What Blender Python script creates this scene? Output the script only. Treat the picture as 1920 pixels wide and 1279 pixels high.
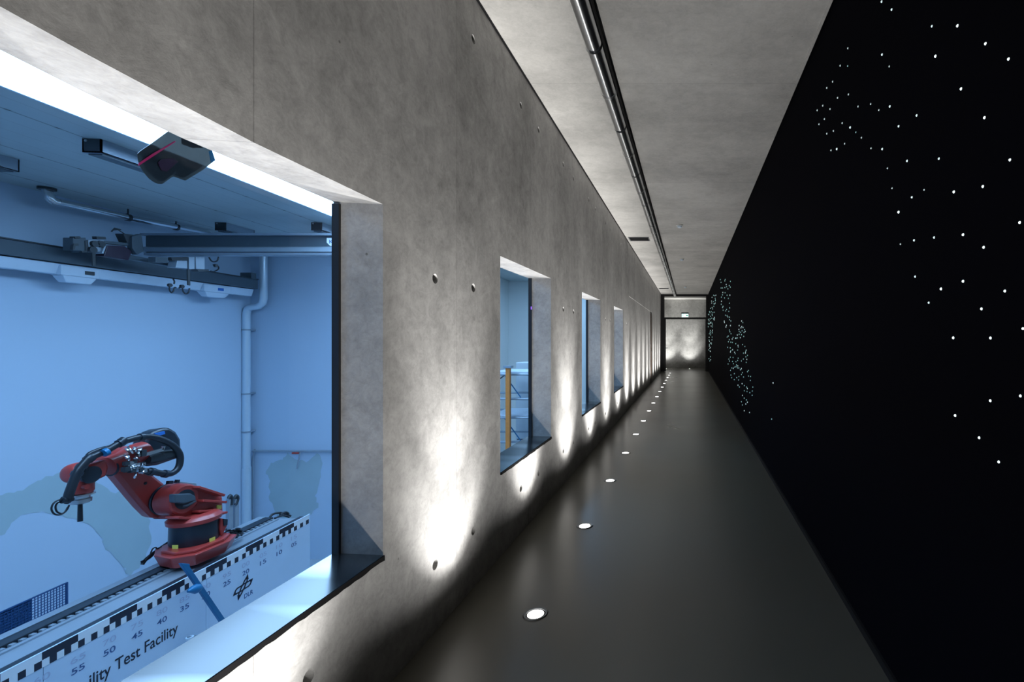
import bpy, bmesh, math, random
from mathutils import Vector, Matrix
PI = math.pi
for o in list(bpy.data.objects): bpy.data.objects.remove(o)
C = bpy.context.scene.collection
SC = bpy.context.scene
random.seed(7)

# ------------------------------------------------------------------ camera, world, exposure
F = 907.0          # focal length in pixels of the 1920 px frame
VX, VY = 1292.0, 636.0
EYE = 1.4
cam = bpy.data.cameras.new('camera'); cam_o = bpy.data.objects.new('camera', cam); C.objects.link(cam_o)
cam.sensor_width = 36; cam.lens = F / 1920 * 36
cam.shift_x = -(VX - 960) / 1920; cam.shift_y = -(639.5 - VY) / 1920
cam.clip_start = .02; cam.clip_end = 100
cam_o.location = (0, 0, EYE); cam_o.rotation_euler = (PI / 2, 0, 0)
SC.camera = cam_o
w = bpy.data.worlds.new('world'); SC.world = w; w.use_nodes = True
w.node_tree.nodes['Background'].inputs[0].default_value = (0, 0, 0, 1)
w.node_tree.nodes['Background'].inputs[1].default_value = 0
SC.view_settings.view_transform = 'Standard'; SC.view_settings.look = 'None'
SC.view_settings.exposure = 0; SC.view_settings.gamma = 1; SC.view_settings.use_curve_mapping = False
SC.cycles.max_bounces = 10; SC.cycles.transparent_max_bounces = 16
SC.cycles.use_denoising = True; SC.cycles.sample_clamp_indirect = 6
SPOT_W = 100.0
SPOT_COL = (1.0, .985, .96)
LAB_COL = (.36, .63, 1.0)
LAB_E = 12.0

# ------------------------------------------------------------------ helpers
def tag(o, label=None, cat=None, group=None, kind=None):
    if label: o['label'] = label
    if cat: o['category'] = cat
    if group: o['group'] = group
    if kind: o['kind'] = kind
    return o
def empty(name, loc, label=None, cat=None, group=None, kind=None):
    o = bpy.data.objects.new(name, None); C.objects.link(o); o.location = loc; o.empty_display_size = .1
    return tag(o, label, cat, group, kind)
def obj(name, bm, mats, parent=None, smooth=False, bevel=0, local=False):
    bmesh.ops.recalc_face_normals(bm, faces=bm.faces)
    me = bpy.data.meshes.new(name); bm.to_mesh(me); bm.free()
    if not isinstance(mats, (list, tuple)): mats = [mats]
    for m in mats: me.materials.append(m)
    if smooth:
        for p in me.polygons: p.use_smooth = True
        try: me.set_sharp_from_angle(angle=math.radians(38))
        except Exception: pass
    o = bpy.data.objects.new(name, me); C.objects.link(o)
    if parent is not None:
        o.parent = parent
        if not local:
            if parent.type == 'EMPTY': o.matrix_parent_inverse = Matrix.Translation(-Vector(parent.location))
    if bevel:
        b = o.modifiers.new('bevel', 'BEVEL'); b.width = bevel; b.segments = 2; b.limit_method = 'ANGLE'
    return o
def BM(): return bmesh.new()
def face(bm, pts, mi=0):
    vs = [bm.verts.new(p) for p in pts]
    try: f = bm.faces.new(vs); f.material_index = mi; return f
    except ValueError: return None
def box(bm, x0, x1, y0, y1, z0, z1, mi=0):
    v = [bm.verts.new((x, y, z)) for x in (x0, x1) for y in (y0, y1) for z in (z0, z1)]
    for q in ((0,1,3,2),(4,6,7,5),(0,4,5,1),(2,3,7,6),(0,2,6,4),(1,5,7,3)):
        f = bm.faces.new([v[i] for i in q]); f.material_index = mi
def prism(bm, pts, off, mi=0, s=1.0):
    """closed solid from a 3D polygon and an offset vector"""
    off = Vector(off); a = [Vector(p) for p in pts]; c = sum(a, Vector()) / len(a)
    va = [bm.verts.new(p) for p in a]; vb = [bm.verts.new(c + (p - c) * s + off) for p in a]
    n = len(a)
    fs = [bm.faces.new(va), bm.faces.new(vb[::-1])]
    for i in range(n): fs.append(bm.faces.new((va[i], vb[i], vb[(i+1) % n], va[(i+1) % n])))
    for f in fs: f.material_index = mi
def beam(bm, a, b, w_, h_, up=(0, 0, 1), mi=0):
    a = Vector(a); b = Vector(b); d = (b - a).normalized(); u = Vector(up)
    s = d.cross(u)
    if s.length < 1e-4: s = d.cross(Vector((1, 0, 0)))
    s.normalize(); u = s.cross(d).normalized()
    pts = [a + s * (i * w_ / 2) + u * (j * h_ / 2) for i, j in ((-1,-1),(1,-1),(1,1),(-1,1))]
    prism(bm, pts, b - a, mi)
def tube(bm, pts, r, n=12, cap=True, mi=0, sub=0):
    P_ = [Vector(p) for p in pts]
    R_ = list(r) if isinstance(r, (list, tuple)) else [r] * len(P_)
    if sub:
        Q, S_ = [], []
        for i in range(len(P_) - 1):
            p0 = P_[max(i-1, 0)]; p1 = P_[i]; p2 = P_[i+1]; p3 = P_[min(i+2, len(P_)-1)]
            for k in range(sub):
                t = k / sub
                Q.append(.5 * ((2*p1) + (p2-p0)*t + (2*p0-5*p1+4*p2-p3)*t*t + (3*p1-p0-3*p2+p3)*t**3))
                S_.append(R_[i] * (1-t) + R_[i+1] * t)
        Q.append(P_[-1]); S_.append(R_[-1]); P_, R_ = Q, S_
    d = (P_[1] - P_[0]).normalized()
    u = d.orthogonal().normalized()
    rings = []
    for i, p in enumerate(P_):
        if i == 0: t = P_[1] - P_[0]
        elif i == len(P_) - 1: t = P_[-1] - P_[-2]
        else: t = (P_[i+1] - P_[i]).normalized() + (P_[i] - P_[i-1]).normalized()
        if t.length < 1e-9: t = d
        t.normalize(); u = (u - t * u.dot(t))
        if u.length < 1e-6: u = t.orthogonal()
        u.normalize(); v = t.cross(u)
        rings.append([bm.verts.new(p + (u * math.cos(2*PI*k/n) + v * math.sin(2*PI*k/n)) * R_[i]) for k in range(n)])
    for a, b in zip(rings, rings[1:]):
        for k in range(n):
            f = bm.faces.new((a[k], a[(k+1) % n], b[(k+1) % n], b[k])); f.material_index = mi
    if cap:
        for rg in (rings[0][::-1], rings[-1]):
            f = bm.faces.new(rg); f.material_index = mi
def lathe(bm, c, axis, prof, n=32, mi=0):
    """prof: list of (distance along axis, radius)"""
    ax = Vector(axis).normalized(); c = Vector(c)
    tube(bm, [c + ax * (d + i * 1e-6) for i, (d, r) in enumerate(prof)], [r for d, r in prof], n, True, mi) if False else None
    u = ax.orthogonal().normalized(); v = ax.cross(u); rings = []
    for d, r in prof:
        rings.append([bm.verts.new(c + ax * d + (u * math.cos(2*PI*k/n) + v * math.sin(2*PI*k/n)) * max(r, 1e-4)) for k in range(n)])
    for a, b in zip(rings, rings[1:]):
        for k in range(n):
            f = bm.faces.new((a[k], a[(k+1) % n], b[(k+1) % n], b[k])); f.material_index = mi
    for rg in (rings[0][::-1], rings[-1]):
        f = bm.faces.new(rg); f.material_index = mi
def P(px, py, D):                    # point at lateral distance D left of the eye
    y = F * D / (VX - px); return Vector((-D, y, EYE + (VY - py) * y / F))
def PH(px, py, h):                   # point at height h above the eye
    y = F * h / (VY - py); return Vector(((px - VX) * y / F, y, EYE + h))
def PZ(px, py, y):                   # point at depth y
    return Vector(((px - VX) * y / F, y, EYE + (VY - py) * y / F))

# ------------------------------------------------------------------ materials
def nodes(name):
    m = bpy.data.materials.new(name); m.use_nodes = True; nt = m.node_tree
    return m, nt, nt.nodes['Principled BSDF']
def N(nt, t, **k):
    n = nt.nodes.new(t)
    for a, b in k.items(): setattr(n, a, b)
    return n
def L(nt, a, b): nt.links.new(a, b)
def mat(name, col, rough=.6, metal=0, spec=.5, var=.08, scale=9, bump=0, emit=None, coat=0):
    m, nt, b = nodes(name)
    tc = N(nt, 'ShaderNodeTexCoord'); no = N(nt, 'ShaderNodeTexNoise'); no.inputs['Scale'].default_value = scale
    no.inputs['Detail'].default_value = 4
    L(nt, tc.outputs['Object'], no.inputs['Vector'])
    mx = N(nt, 'ShaderNodeMix', data_type='RGBA')
    mx.inputs[6].default_value = tuple(c * (1 - var) for c in col) + (1,)
    mx.inputs[7].default_value = tuple(min(1, c * (1 + var)) for c in col) + (1,)
    L(nt, no.outputs['Fac'], mx.inputs[0]); L(nt, mx.outputs[2], b.inputs['Base Color'])
    b.inputs['Roughness'].default_value = rough; b.inputs['Metallic'].default_value = metal
    b.inputs['Specular IOR Level'].default_value = spec; b.inputs['Coat Weight'].default_value = coat
    if bump:
        bp = N(nt, 'ShaderNodeBump'); bp.inputs['Strength'].default_value = bump; bp.inputs['Distance'].default_value = .01
        L(nt, no.outputs['Fac'], bp.inputs['Height']); L(nt, bp.outputs['Normal'], b.inputs['Normal'])
    if emit:
        b.inputs['Emission Color'].default_value = tuple(emit[:3]) + (1,); b.inputs['Emission Strength'].default_value = emit[3]
        try: m.cycles.emission_sampling = 'AUTO' if len(emit) > 4 else 'NONE'
        except Exception: pass
    return m

def concrete(name, col, seam_axis, seam0, period, boards=False, patch=1.0):
    m, nt, b = nodes(name)
    geo = N(nt, 'ShaderNodeNewGeometry'); sep = N(nt, 'ShaderNodeSeparateXYZ')
    L(nt, geo.outputs['Position'], sep.inputs[0])
    def noise(scale, detail, sx=1, sy=1, sz=1, rough=.6, dist=0):
        mp = N(nt, 'ShaderNodeMapping'); mp.inputs['Scale'].default_value = (sx, sy, sz)
        L(nt, geo.outputs['Position'], mp.inputs['Vector'])
        n = N(nt, 'ShaderNodeTexNoise'); n.inputs['Scale'].default_value = scale; n.inputs['Detail'].default_value = detail
        n.inputs['Roughness'].default_value = rough; n.inputs['Distortion'].default_value = dist
        L(nt, mp.outputs[0], n.inputs['Vector']); return n.outputs['Fac']
    def M(op, a, b_=None, c_=None):
        n = N(nt, 'ShaderNodeMath', operation=op)
        for i, v in enumerate((a, b_, c_)):
            if v is None: continue
            if isinstance(v, (int, float)): n.inputs[i].default_value = v
            else: L(nt, v, n.inputs[i])
        return n.outputs[0]
    def rng(v, a, b_, c_, d):
        n = N(nt, 'ShaderNodeMapRange'); L(nt, v, n.inputs[0])
        for i, q in enumerate((a, b_, c_, d)): n.inputs[i+1].default_value = q
        return n.outputs[0]
    cloud = noise(1.3, 3); mott = noise(9, 8, rough=.7, dist=.6); mot2 = noise(24, 6, rough=.75, dist=.9); fine = noise(70, 4, rough=.7)
    streak = noise(2.2, 5, 1, 3.2, .35) if not boards else noise(1.6, 4, .5, 5, 1)
    tone = M('ADD', rng(cloud, .3, .7, -.16, .16), rng(mott, .35, .68, -.17 * patch, .15 * patch))
    tone = M('ADD', tone, rng(mot2, .42, .66, .04 * patch, -.14 * patch))
    tone = M('ADD', tone, rng(fine, .3, .7, -.05, .05))
    tone = M('ADD', tone, rng(streak, .3, .7, -.09, .09) if not boards else rng(streak, .3, .7, -.04, .04))
    ax = sep.outputs[seam_axis]
    u = M('DIVIDE', M('SUBTRACT', ax, seam0), period)
    fl = M('FLOOR', u)
    wn = N(nt, 'ShaderNodeTexWhiteNoise', noise_dimensions='1D'); L(nt, fl, wn.inputs['W'])
    tone = M('ADD', tone, rng(wn.outputs['Value'], 0, 1, -.05, .05))
    fr = M('SUBTRACT', u, fl); dist = M('MINIMUM', fr, M('SUBTRACT', 1.0, fr))
    seam = rng(dist, 0, .0032 / period, 1, 0)
    pore = N(nt, 'ShaderNodeTexVoronoi'); pore.inputs['Scale'].default_value = 5.5; L(nt, geo.outputs['Position'], pore.inputs['Vector'])
    pm = rng(pore.outputs['Distance'], .02, .035, 1, 0)
    dark = M('ADD', M('MULTIPLY', seam, .32), M('MULTIPLY', pm, .45))
    fac = M('SUBTRACT', M('ADD', tone, 1.0), dark)
    cc = N(nt, 'ShaderNodeVectorMath', operation='SCALE'); cc.inputs[0].default_value = col; L(nt, fac, cc.inputs['Scale'])
    L(nt, cc.outputs[0], b.inputs['Base Color'])
    b.inputs['Roughness'].default_value = .62; b.inputs['Specular IOR Level'].default_value = .35
    bp = N(nt, 'ShaderNodeBump'); bp.inputs['Strength'].default_value = .25; bp.inputs['Distance'].default_value = .004
    h = M('SUBTRACT', M('ADD', M('MULTIPLY', fine, .4), mott), M('MULTIPLY', seam, 1.5))
    L(nt, h, bp.inputs['Height']); L(nt, bp.outputs['Normal'], b.inputs['Normal'])
    return m

M_conc = concrete('fair_faced_concrete', (.325, .319, .31), 1, 1.35, 1.18)
M_ceil = concrete('ceiling_concrete', (.45, .44, .42), 1, 1.336, 1.162 * 2, boards=True, patch=.5)
M_hole = mat('tie_hole_shadow', (.02, .02, .02), .9)
M_black = mat('black_void_wall', (.0022, .0022, .0042), 1, spec=.03, var=.3, scale=60)
M_blacktrim = mat('black_trim', (.006, .006, .007), .8, spec=.2)
M_frame = mat('black_steel_frame', (.008, .008, .01), .4)
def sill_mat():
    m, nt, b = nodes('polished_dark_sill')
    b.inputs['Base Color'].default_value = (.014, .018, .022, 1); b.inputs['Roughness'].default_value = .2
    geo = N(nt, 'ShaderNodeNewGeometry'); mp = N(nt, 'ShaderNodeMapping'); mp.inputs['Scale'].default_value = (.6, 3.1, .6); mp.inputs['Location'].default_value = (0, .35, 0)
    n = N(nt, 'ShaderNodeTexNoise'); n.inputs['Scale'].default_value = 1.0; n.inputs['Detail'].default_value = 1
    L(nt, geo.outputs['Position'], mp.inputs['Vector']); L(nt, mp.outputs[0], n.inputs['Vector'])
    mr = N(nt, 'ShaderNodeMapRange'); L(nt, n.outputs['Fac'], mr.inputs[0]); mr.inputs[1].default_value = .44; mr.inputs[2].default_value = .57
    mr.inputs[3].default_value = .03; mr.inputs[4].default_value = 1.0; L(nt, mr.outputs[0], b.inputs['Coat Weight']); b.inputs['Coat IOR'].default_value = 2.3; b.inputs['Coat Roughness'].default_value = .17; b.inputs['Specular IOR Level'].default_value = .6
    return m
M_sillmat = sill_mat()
M_silledge = mat('sealant_black', (.0015, .0015, .002), .8, spec=.08)
def floor_mat():
    m, nt, b = nodes('polished_epoxy_floor')
    geo = N(nt, 'ShaderNodeNewGeometry')
    n1 = N(nt, 'ShaderNodeTexNoise'); n1.inputs['Scale'].default_value = 1.1; n1.inputs['Detail'].default_value = 3
    n2 = N(nt, 'ShaderNodeTexNoise'); n2.inputs['Scale'].default_value = 45; n2.inputs['Detail'].default_value = 3
    L(nt, geo.outputs['Position'], n1.inputs['Vector']); L(nt, geo.outputs['Position'], n2.inputs['Vector'])
    mx = N(nt, 'ShaderNodeMix', data_type='RGBA'); mx.inputs[6].default_value = (.08, .076, .062, 1); mx.inputs[7].default_value = (.1, .095, .078, 1)
    L(nt, n1.outputs['Fac'], mx.inputs[0]); L(nt, mx.outputs[2], b.inputs['Base Color'])
    mr = N(nt, 'ShaderNodeMapRange'); L(nt, n1.outputs['Fac'], mr.inputs[0]); mr.inputs[3].default_value = .24; mr.inputs[4].default_value = .36
    L(nt, mr.outputs[0], b.inputs['Roughness']); b.inputs['Specular IOR Level'].default_value = .45
    bp = N(nt, 'ShaderNodeBump'); bp.inputs['Strength'].default_value = .03; bp.inputs['Distance'].default_value = .002
    L(nt, n2.outputs['Fac'], bp.inputs['Height']); L(nt, bp.outputs['Normal'], b.inputs['Normal'])
    return m
M_floor = floor_mat()
def glass_mat(name, tint, refl=.08):
    m = bpy.data.materials.new(name); m.use_nodes = True; nt = m.node_tree
    nt.nodes.remove(nt.nodes['Principled BSDF']); out = nt.nodes['Material Output']
    t = N(nt, 'ShaderNodeBsdfTransparent'); t.inputs[0].default_value = tuple(tint) + (1,)
    g = N(nt, 'ShaderNodeBsdfGlossy'); g.inputs['Roughness'].default_value = .01
    fz = N(nt, 'ShaderNodeLayerWeight'); fz.inputs['Blend'].default_value = .25
    mr = N(nt, 'ShaderNodeMapRange'); L(nt, fz.outputs['Fresnel'], mr.inputs[0]); mr.inputs[3].default_value = refl * .4; mr.inputs[4].default_value = refl * 3
    mx = N(nt, 'ShaderNodeMixShader'); L(nt, mr.outputs[0], mx.inputs[0]); L(nt, t.outputs[0], mx.inputs[1]); L(nt, g.outputs[0], mx.inputs[2])
    L(nt, mx.outputs[0], out.inputs[0]); return m
M_glass = glass_mat('clear_glazing', (.95, .97, .98), .012)
M_glassdoor = glass_mat('clear_door_glazing', (.9, .92, .91), .05)
def smoked():
    m = bpy.data.materials.new('smoked_housing'); m.use_nodes = True; nt = m.node_tree
    b = nt.nodes['Principled BSDF']; out = nt.nodes['Material Output']
    b.inputs['Base Color'].default_value = (.005, .009, .013, 1); b.inputs['Roughness'].default_value = .35
    t = N(nt, 'ShaderNodeBsdfTransparent'); t.inputs[0].default_value = (.85, .85, .8, 1)
    mx = N(nt, 'ShaderNodeMixShader'); mx.inputs[0].default_value = .12
    L(nt, b.outputs[0], mx.inputs[1]); L(nt, t.outputs[0], mx.inputs[2]); L(nt, mx.outputs[0], out.inputs[0]); return m
M_smoke = smoked()
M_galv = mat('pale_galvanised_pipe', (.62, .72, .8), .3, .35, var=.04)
M_chrome = mat('polished_aluminium', (.75, .76, .77), .22, 1, var=.03)
M_steel = mat('brushed_steel', (.55, .56, .57), .3, 1, var=.05)
M_lens = mat('uplight_lens', (.9, .9, .9), .2, emit=(1, .98, .95, 9))
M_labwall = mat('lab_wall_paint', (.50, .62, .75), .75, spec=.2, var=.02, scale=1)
M_labwall2 = mat('lab_far_wall_paint', (.72, .74, .72), .75, spec=.2, var=.02, scale=1)
M_mural = mat('wall_patch_paint', (.40, .52, .56), .8, spec=.1, var=.06, scale=3)
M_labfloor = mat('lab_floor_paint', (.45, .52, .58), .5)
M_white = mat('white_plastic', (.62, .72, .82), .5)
M_lab_strip = mat('light_strip_diffuser', (.8, .8, .8), .5, emit=(LAB_COL[0], LAB_COL[1], LAB_COL[2], LAB_E, 1))
M_grey = mat('grey_painted_steel', (.065, .09, .11), .45)
M_grey2 = mat('light_grey_steel', (.32, .38, .44), .35, .3)
M_dark = mat('dark_grey_metal', (.03, .038, .045), .4)
M_rubber = mat('black_rubber_hose', (.012, .016, .022), .38)
M_red = mat('robot_red_paint', (.40, .042, .034), .36, var=.1, scale=6, coat=.2)
M_drum = mat('robot_dark_drum', (.012, .02, .03), .35)
M_yellow = mat('yellow_sticker', (.75, .7, .12), .5)
M_pink = mat('magenta_stripe', (.5, .01, .12), .5)
M_blue = mat('blue_painted_steel', (.008, .15, .33), .4)
M_bluelabel = mat('blue_label', (.02, .15, .5), .5)
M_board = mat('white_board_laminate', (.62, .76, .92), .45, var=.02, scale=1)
M_ink = mat('black_print', (.008, .012, .03), .5, var=0)
M_inkgrey = mat('dark_blue_print', (.05, .12, .3), .5, var=0)
M_inkfade = mat('faded_pink_print', (.5, .56, .74), .5, var=0)
M_paperwhite = mat('white_print', (.86, .9, .95), .5, var=0)
M_wood = mat('orange_brown_post', (.72, .25, .05), .6, var=.2, scale=20)
M_mesh = mat('blue_wire', (.02, .08, .22), .5)
M_brown = mat('dark_brown_door', (.045, .03, .022), .5)
M_star = [mat('star_point_bright', (.8, .9, .9), .3, emit=(.82, 1.0, 1.0, 1.5)),
          mat('star_point_medium', (.8, .9, .9), .3, emit=(.62, .8, .82, 1.0)),
          mat('star_point_faint', (.8, .9, .9), .3, emit=(.24, .32, .33, 1.0)),
          mat('star_point_teal', (.5, .8, .8), .3, emit=(.10, .2, .2, 1.0))]
M_violet = mat('violet_glint_glow', (.3, .1, .9), .3, emit=(.25, .1, 1, 1.2))
def labceil_mat():
    m, nt, b = nodes('ribbed_ceiling_sheet')
    geo = N(nt, 'ShaderNodeNewGeometry'); sep = N(nt, 'ShaderNodeSeparateXYZ'); L(nt, geo.outputs['Position'], sep.inputs[0])
    def M(op, a, b_=None):
        n = N(nt, 'ShaderNodeMath', operation=op)
        for i, v in enumerate((a, b_)):
            if v is None: continue
            if isinstance(v, (int, float)): n.inputs[i].default_value = v
            else: L(nt, v, n.inputs[i])
        return n.outputs[0]
    sk = M('ADD', sep.outputs[0], M('MULTIPLY', sep.outputs[1], .105))
    def line(per, off, wd):
        u = M('DIVIDE', M('ADD', sk, off), per); fr = M('FRACT', u); d = M('MINIMUM', fr, M('SUBTRACT', 1.0, fr))
        mr = N(nt, 'ShaderNodeMapRange'); L(nt, d, mr.inputs[0]); mr.inputs[1].default_value = 0; mr.inputs[2].default_value = wd / per
        mr.inputs[3].default_value = 1; mr.inputs[4].default_value = 0; return mr.outputs[0]
    big = line(.96, .15, .014); small = line(.24, .15, .012)
    ty = M('DIVIDE', sep.outputs[1], .33); fy = M('FRACT', ty); scr = M('LESS_THAN', M('ABSOLUTE', M('SUBTRACT', fy, .5)), .06)
    sc = M('MULTIPLY', scr, line(.96, .15, .03))
    k = M('ADD', M('MULTIPLY', big, .55), M('ADD', M('MULTIPLY', small, .14), M('MULTIPLY', sc, .4)))
    no = N(nt, 'ShaderNodeTexNoise'); no.inputs['Scale'].default_value = 3; L(nt, geo.outputs['Position'], no.inputs['Vector'])
    fac = M('SUBTRACT', M('ADD', .92, M('MULTIPLY', no.outputs['Fac'], .16)), k)
    cc = N(nt, 'ShaderNodeVectorMath', operation='SCALE'); cc.inputs[0].default_value = (.44, .50, .50); L(nt, fac, cc.inputs['Scale'])
    L(nt, cc.outputs[0], b.inputs['Base Color']); b.inputs['Roughness'].default_value = .5
    return m
M_labceil = labceil_mat()

# ------------------------------------------------------------------ corridor shell
XL, XR = -1.215, .832
XB = -1.412                       # lab side of the concrete wall
Y0, Y1 = -2.0, 23.5
H = 3.336
ZH, ZS = 1.9355, .5385            # window head and sill
WIN = [(.78, 1.92), (3.113, 4.255), (5.483, 6.62), (7.816, 8.89)]
HEADP = [(.78, .598), (.853, .587), (.97, .5755), (1.13, .5635), (1.35, .549), (1.92, .5355)]
HIN = [(.78, .02), (.97, .02), (1.13, .013), (1.35, .011), (1.92, .0095)]
def head_in(y):
    for (a, ha), (b, hb) in zip(HIN, HIN[1:]):
        if y <= b: return head(y) + ha + (hb - ha) * (y - a) / (b - a)
    return head(y) + .0095
def head(y):
    if y <= HEADP[0][0]: return EYE + HEADP[0][1]
    for (a, ha), (b, hb) in zip(HEADP, HEADP[1:]):
        if y <= b: return EYE + ha + (hb - ha) * (y - a) / (b - a)
    return ZH
holes = []
for k in range(-2, 19):
    for dy in (-.205, .205):
        y = 2.52 + 1.18 * k + dy
        for z in (EYE + .289, EYE - 1.08, EYE + 1.69):
            if y < -1.7 or y > 20.5: continue
            if z > 1.6 and z < 1.8 and any(a - .09 < y < b + .09 for a, b in WIN): continue
            if 9.7 < y < 15.9 and z < 2.4: continue
            holes.append((y, z))
HS = .04
REC = (9.84, 15.74, 2.27)         # shallow recessed bay in the wall
def build_wall_left():
    bm = BM()
    ys = {Y0, Y1, REC[0], REC[1]}; zs = {0, H, ZH, ZS, REC[2]}
    for a, b in WIN: ys |= {a, b}
    ys |= {p[0] for p in HEADP}
    for y, z in holes: ys |= {round(y - HS, 4), round(y + HS, 4)}; zs |= {round(z - HS, 4), round(z + HS, 4)}
    ys = sorted(ys); zs = sorted(zs)
    def Zv(y, z): return head(y) if (abs(z - ZH) < 1e-6 and .77 < y < 1.93) else z
    hk = {(round(y - HS, 4), round(z - HS, 4)): (y, z) for y, z in holes}
    for i in range(len(ys) - 1):
        a, b = ys[i], ys[i+1]
        if b - a < 1e-6: continue
        for j in range(len(zs) - 1):
            c, d = zs[j], zs[j+1]
            ym, zm = (a + b) / 2, (c + d) / 2
            if any(p < ym < q for p, q in WIN) and ZS < zm < ZH: continue
            if REC[0] < ym < REC[1] and zm < REC[2]: continue
            if (a, c) in hk:
                y, z = hk[(a, c)]; n = 24
                def sq(t):
                    cx, cz = math.cos(t), math.sin(t); s = HS / max(abs(cx), abs(cz)); return (XL, y + cx * s, z + cz * s)
                ts = [2*PI*(k+.5)/n for k in range(n)]
                out = [bm.verts.new(sq(t)) for t in [2*PI*k/n + PI/4 for k in range(n)]]
                r1 = [bm.verts.new((XL, y + .024*math.cos(2*PI*k/n+PI/4), z + .024*math.sin(2*PI*k/n+PI/4))) for k in range(n)]
                r2 = [bm.verts.new((XL - .028, y + .017*math.cos(2*PI*k/n+PI/4), z + .017*math.sin(2*PI*k/n+PI/4))) for k in range(n)]
                r3 = [bm.verts.new((XL - .06, y + .013*math.cos(2*PI*k/n+PI/4), z + .013*math.sin(2*PI*k/n+PI/4))) for k in range(n)]
                for A, B, mi in ((out, r1, 0), (r1, r2, 0), (r2, r3, 1)):
                    for k in range(n):
                        f = bm.faces.new((A[k], A[(k+1) % n], B[(k+1) % n], B[k])); f.material_index = mi
                f = bm.faces.new(r3); f.material_index = 1
                continue
            face(bm, [(XL, a, Zv(a, c)), (XL, b, Zv(b, c)), (XL, b, Zv(b, d)), (XL, a, Zv(a, d))])
    # recessed bay
    xr = XL - .006
    face(bm, [(xr, REC[0], 0), (xr, REC[1], 0), (xr, REC[1], REC[2]), (xr, REC[0], REC[2])])
    face(bm, [(XL, REC[0], 0), (xr, REC[0], 0), (xr, REC[0], REC[2]), (XL, REC[0], REC[2])])
    face(bm, [(XL, REC[1], 0), (xr, REC[1], 0), (xr, REC[1], REC[2]), (XL, REC[1], REC[2])])
    face(bm, [(XL, REC[0], REC[2]), (XL, REC[1], REC[2]), (xr, REC[1], REC[2]), (xr, REC[0], REC[2])])
    # reveals
    for a, b in WIN:
        pts = [a] + [p[0] for p in HEADP if a < p[0] < b] + [b]
        hz = [(head(q) if a < 1 else ZH) for q in pts]
        for (p, hp), (q, hq) in zip(zip(pts, hz), list(zip(pts, hz))[1:]):
            hpi, hqi = (head_in(p), head_in(q)) if a < 1 else (hp, hq)
            face(bm, [(XL, p, hp), (XL, q, hq), (XB, q, hqi), (XB, p, hpi)])
        face(bm, [(XL, a, ZS), (XL, b, ZS), (XB, b, ZS), (XB, a, ZS)])
        face(bm, [(XL, a, ZS), (XB, a, ZS), (XB, a, head_in(a) if a < 1 else hz[0]), (XL, a, hz[0])])
        face(bm, [(XL, b, ZS), (XB, b, ZS), (XB, b, head_in(b) if a < 1 else hz[-1]), (XL, b, hz[-1])])
    # lab side
    edges = [Y0]
    for a, b in WIN: edges += [a, b]
    edges.append(Y1)
    for i in range(0, len(edges), 2):
        face(bm, [(XB, edges[i], -2.8), (XB, edges[i+1], -2.8), (XB, edges[i+1], H), (XB, edges[i], H)])
    for a, b in WIN:
        face(bm, [(XB, a, -2.8), (XB, b, -2.8), (XB, b, ZS), (XB, a, ZS)])
        pts = [a] + [p[0] for p in HEADP if a < p[0] < b] + [b]
        for p, q in zip(pts, pts[1:]):
            hp, hq = (head_in(p), head_in(q)) if a < 1 else (ZH, ZH)
            face(bm, [(XB, p, hp), (XB, q, hq), (XB, q, H), (XB, p, H)])
    bmesh.ops.remove_doubles(bm, verts=bm.verts, dist=1e-5)
    o = obj('wall_left', bm, [M_conc, M_hole]); tag(o, kind='structure')
build_wall_left()
def sbox(name, x0, x1, y0, y1, z0, z1, m, label=None):
    bm = BM(); box(bm, x0, x1, y0, y1, z0, z1); return tag(obj(name, bm, m), label, kind='structure')
GAP = .016
sbox('floor', XB + .01, XR, Y0, Y1, -.15, 0, M_floor)
sbox('ceiling', XL + GAP, XR - .012, Y0, Y1, H, H + .15, M_ceil)
sbox('trim_1', XL - .05, XL + GAP, Y0, Y1, H + .004, H + .15, M_blacktrim, 'black shadow gap between concrete wall and ceiling')
sbox('wall_right', XR, XR + .15, Y0, Y1, -.15, H + .15, M_black)
sbox('baseboard_right', XR - .012, XR, Y0, 20.9, 0, .035, M_blacktrim)
sbox('trim_2', XR - .03, XR - .012, Y0, Y1, H - .006, H, M_ceil)
sbox('wall_end', XB, XR + .15, Y1, Y1 + .2, -.15, H + .15, M_conc)
sbox('wall_back', XB, XR + .15, Y0 - .15, Y0, -.15, H + .15, M_conc)

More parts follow.
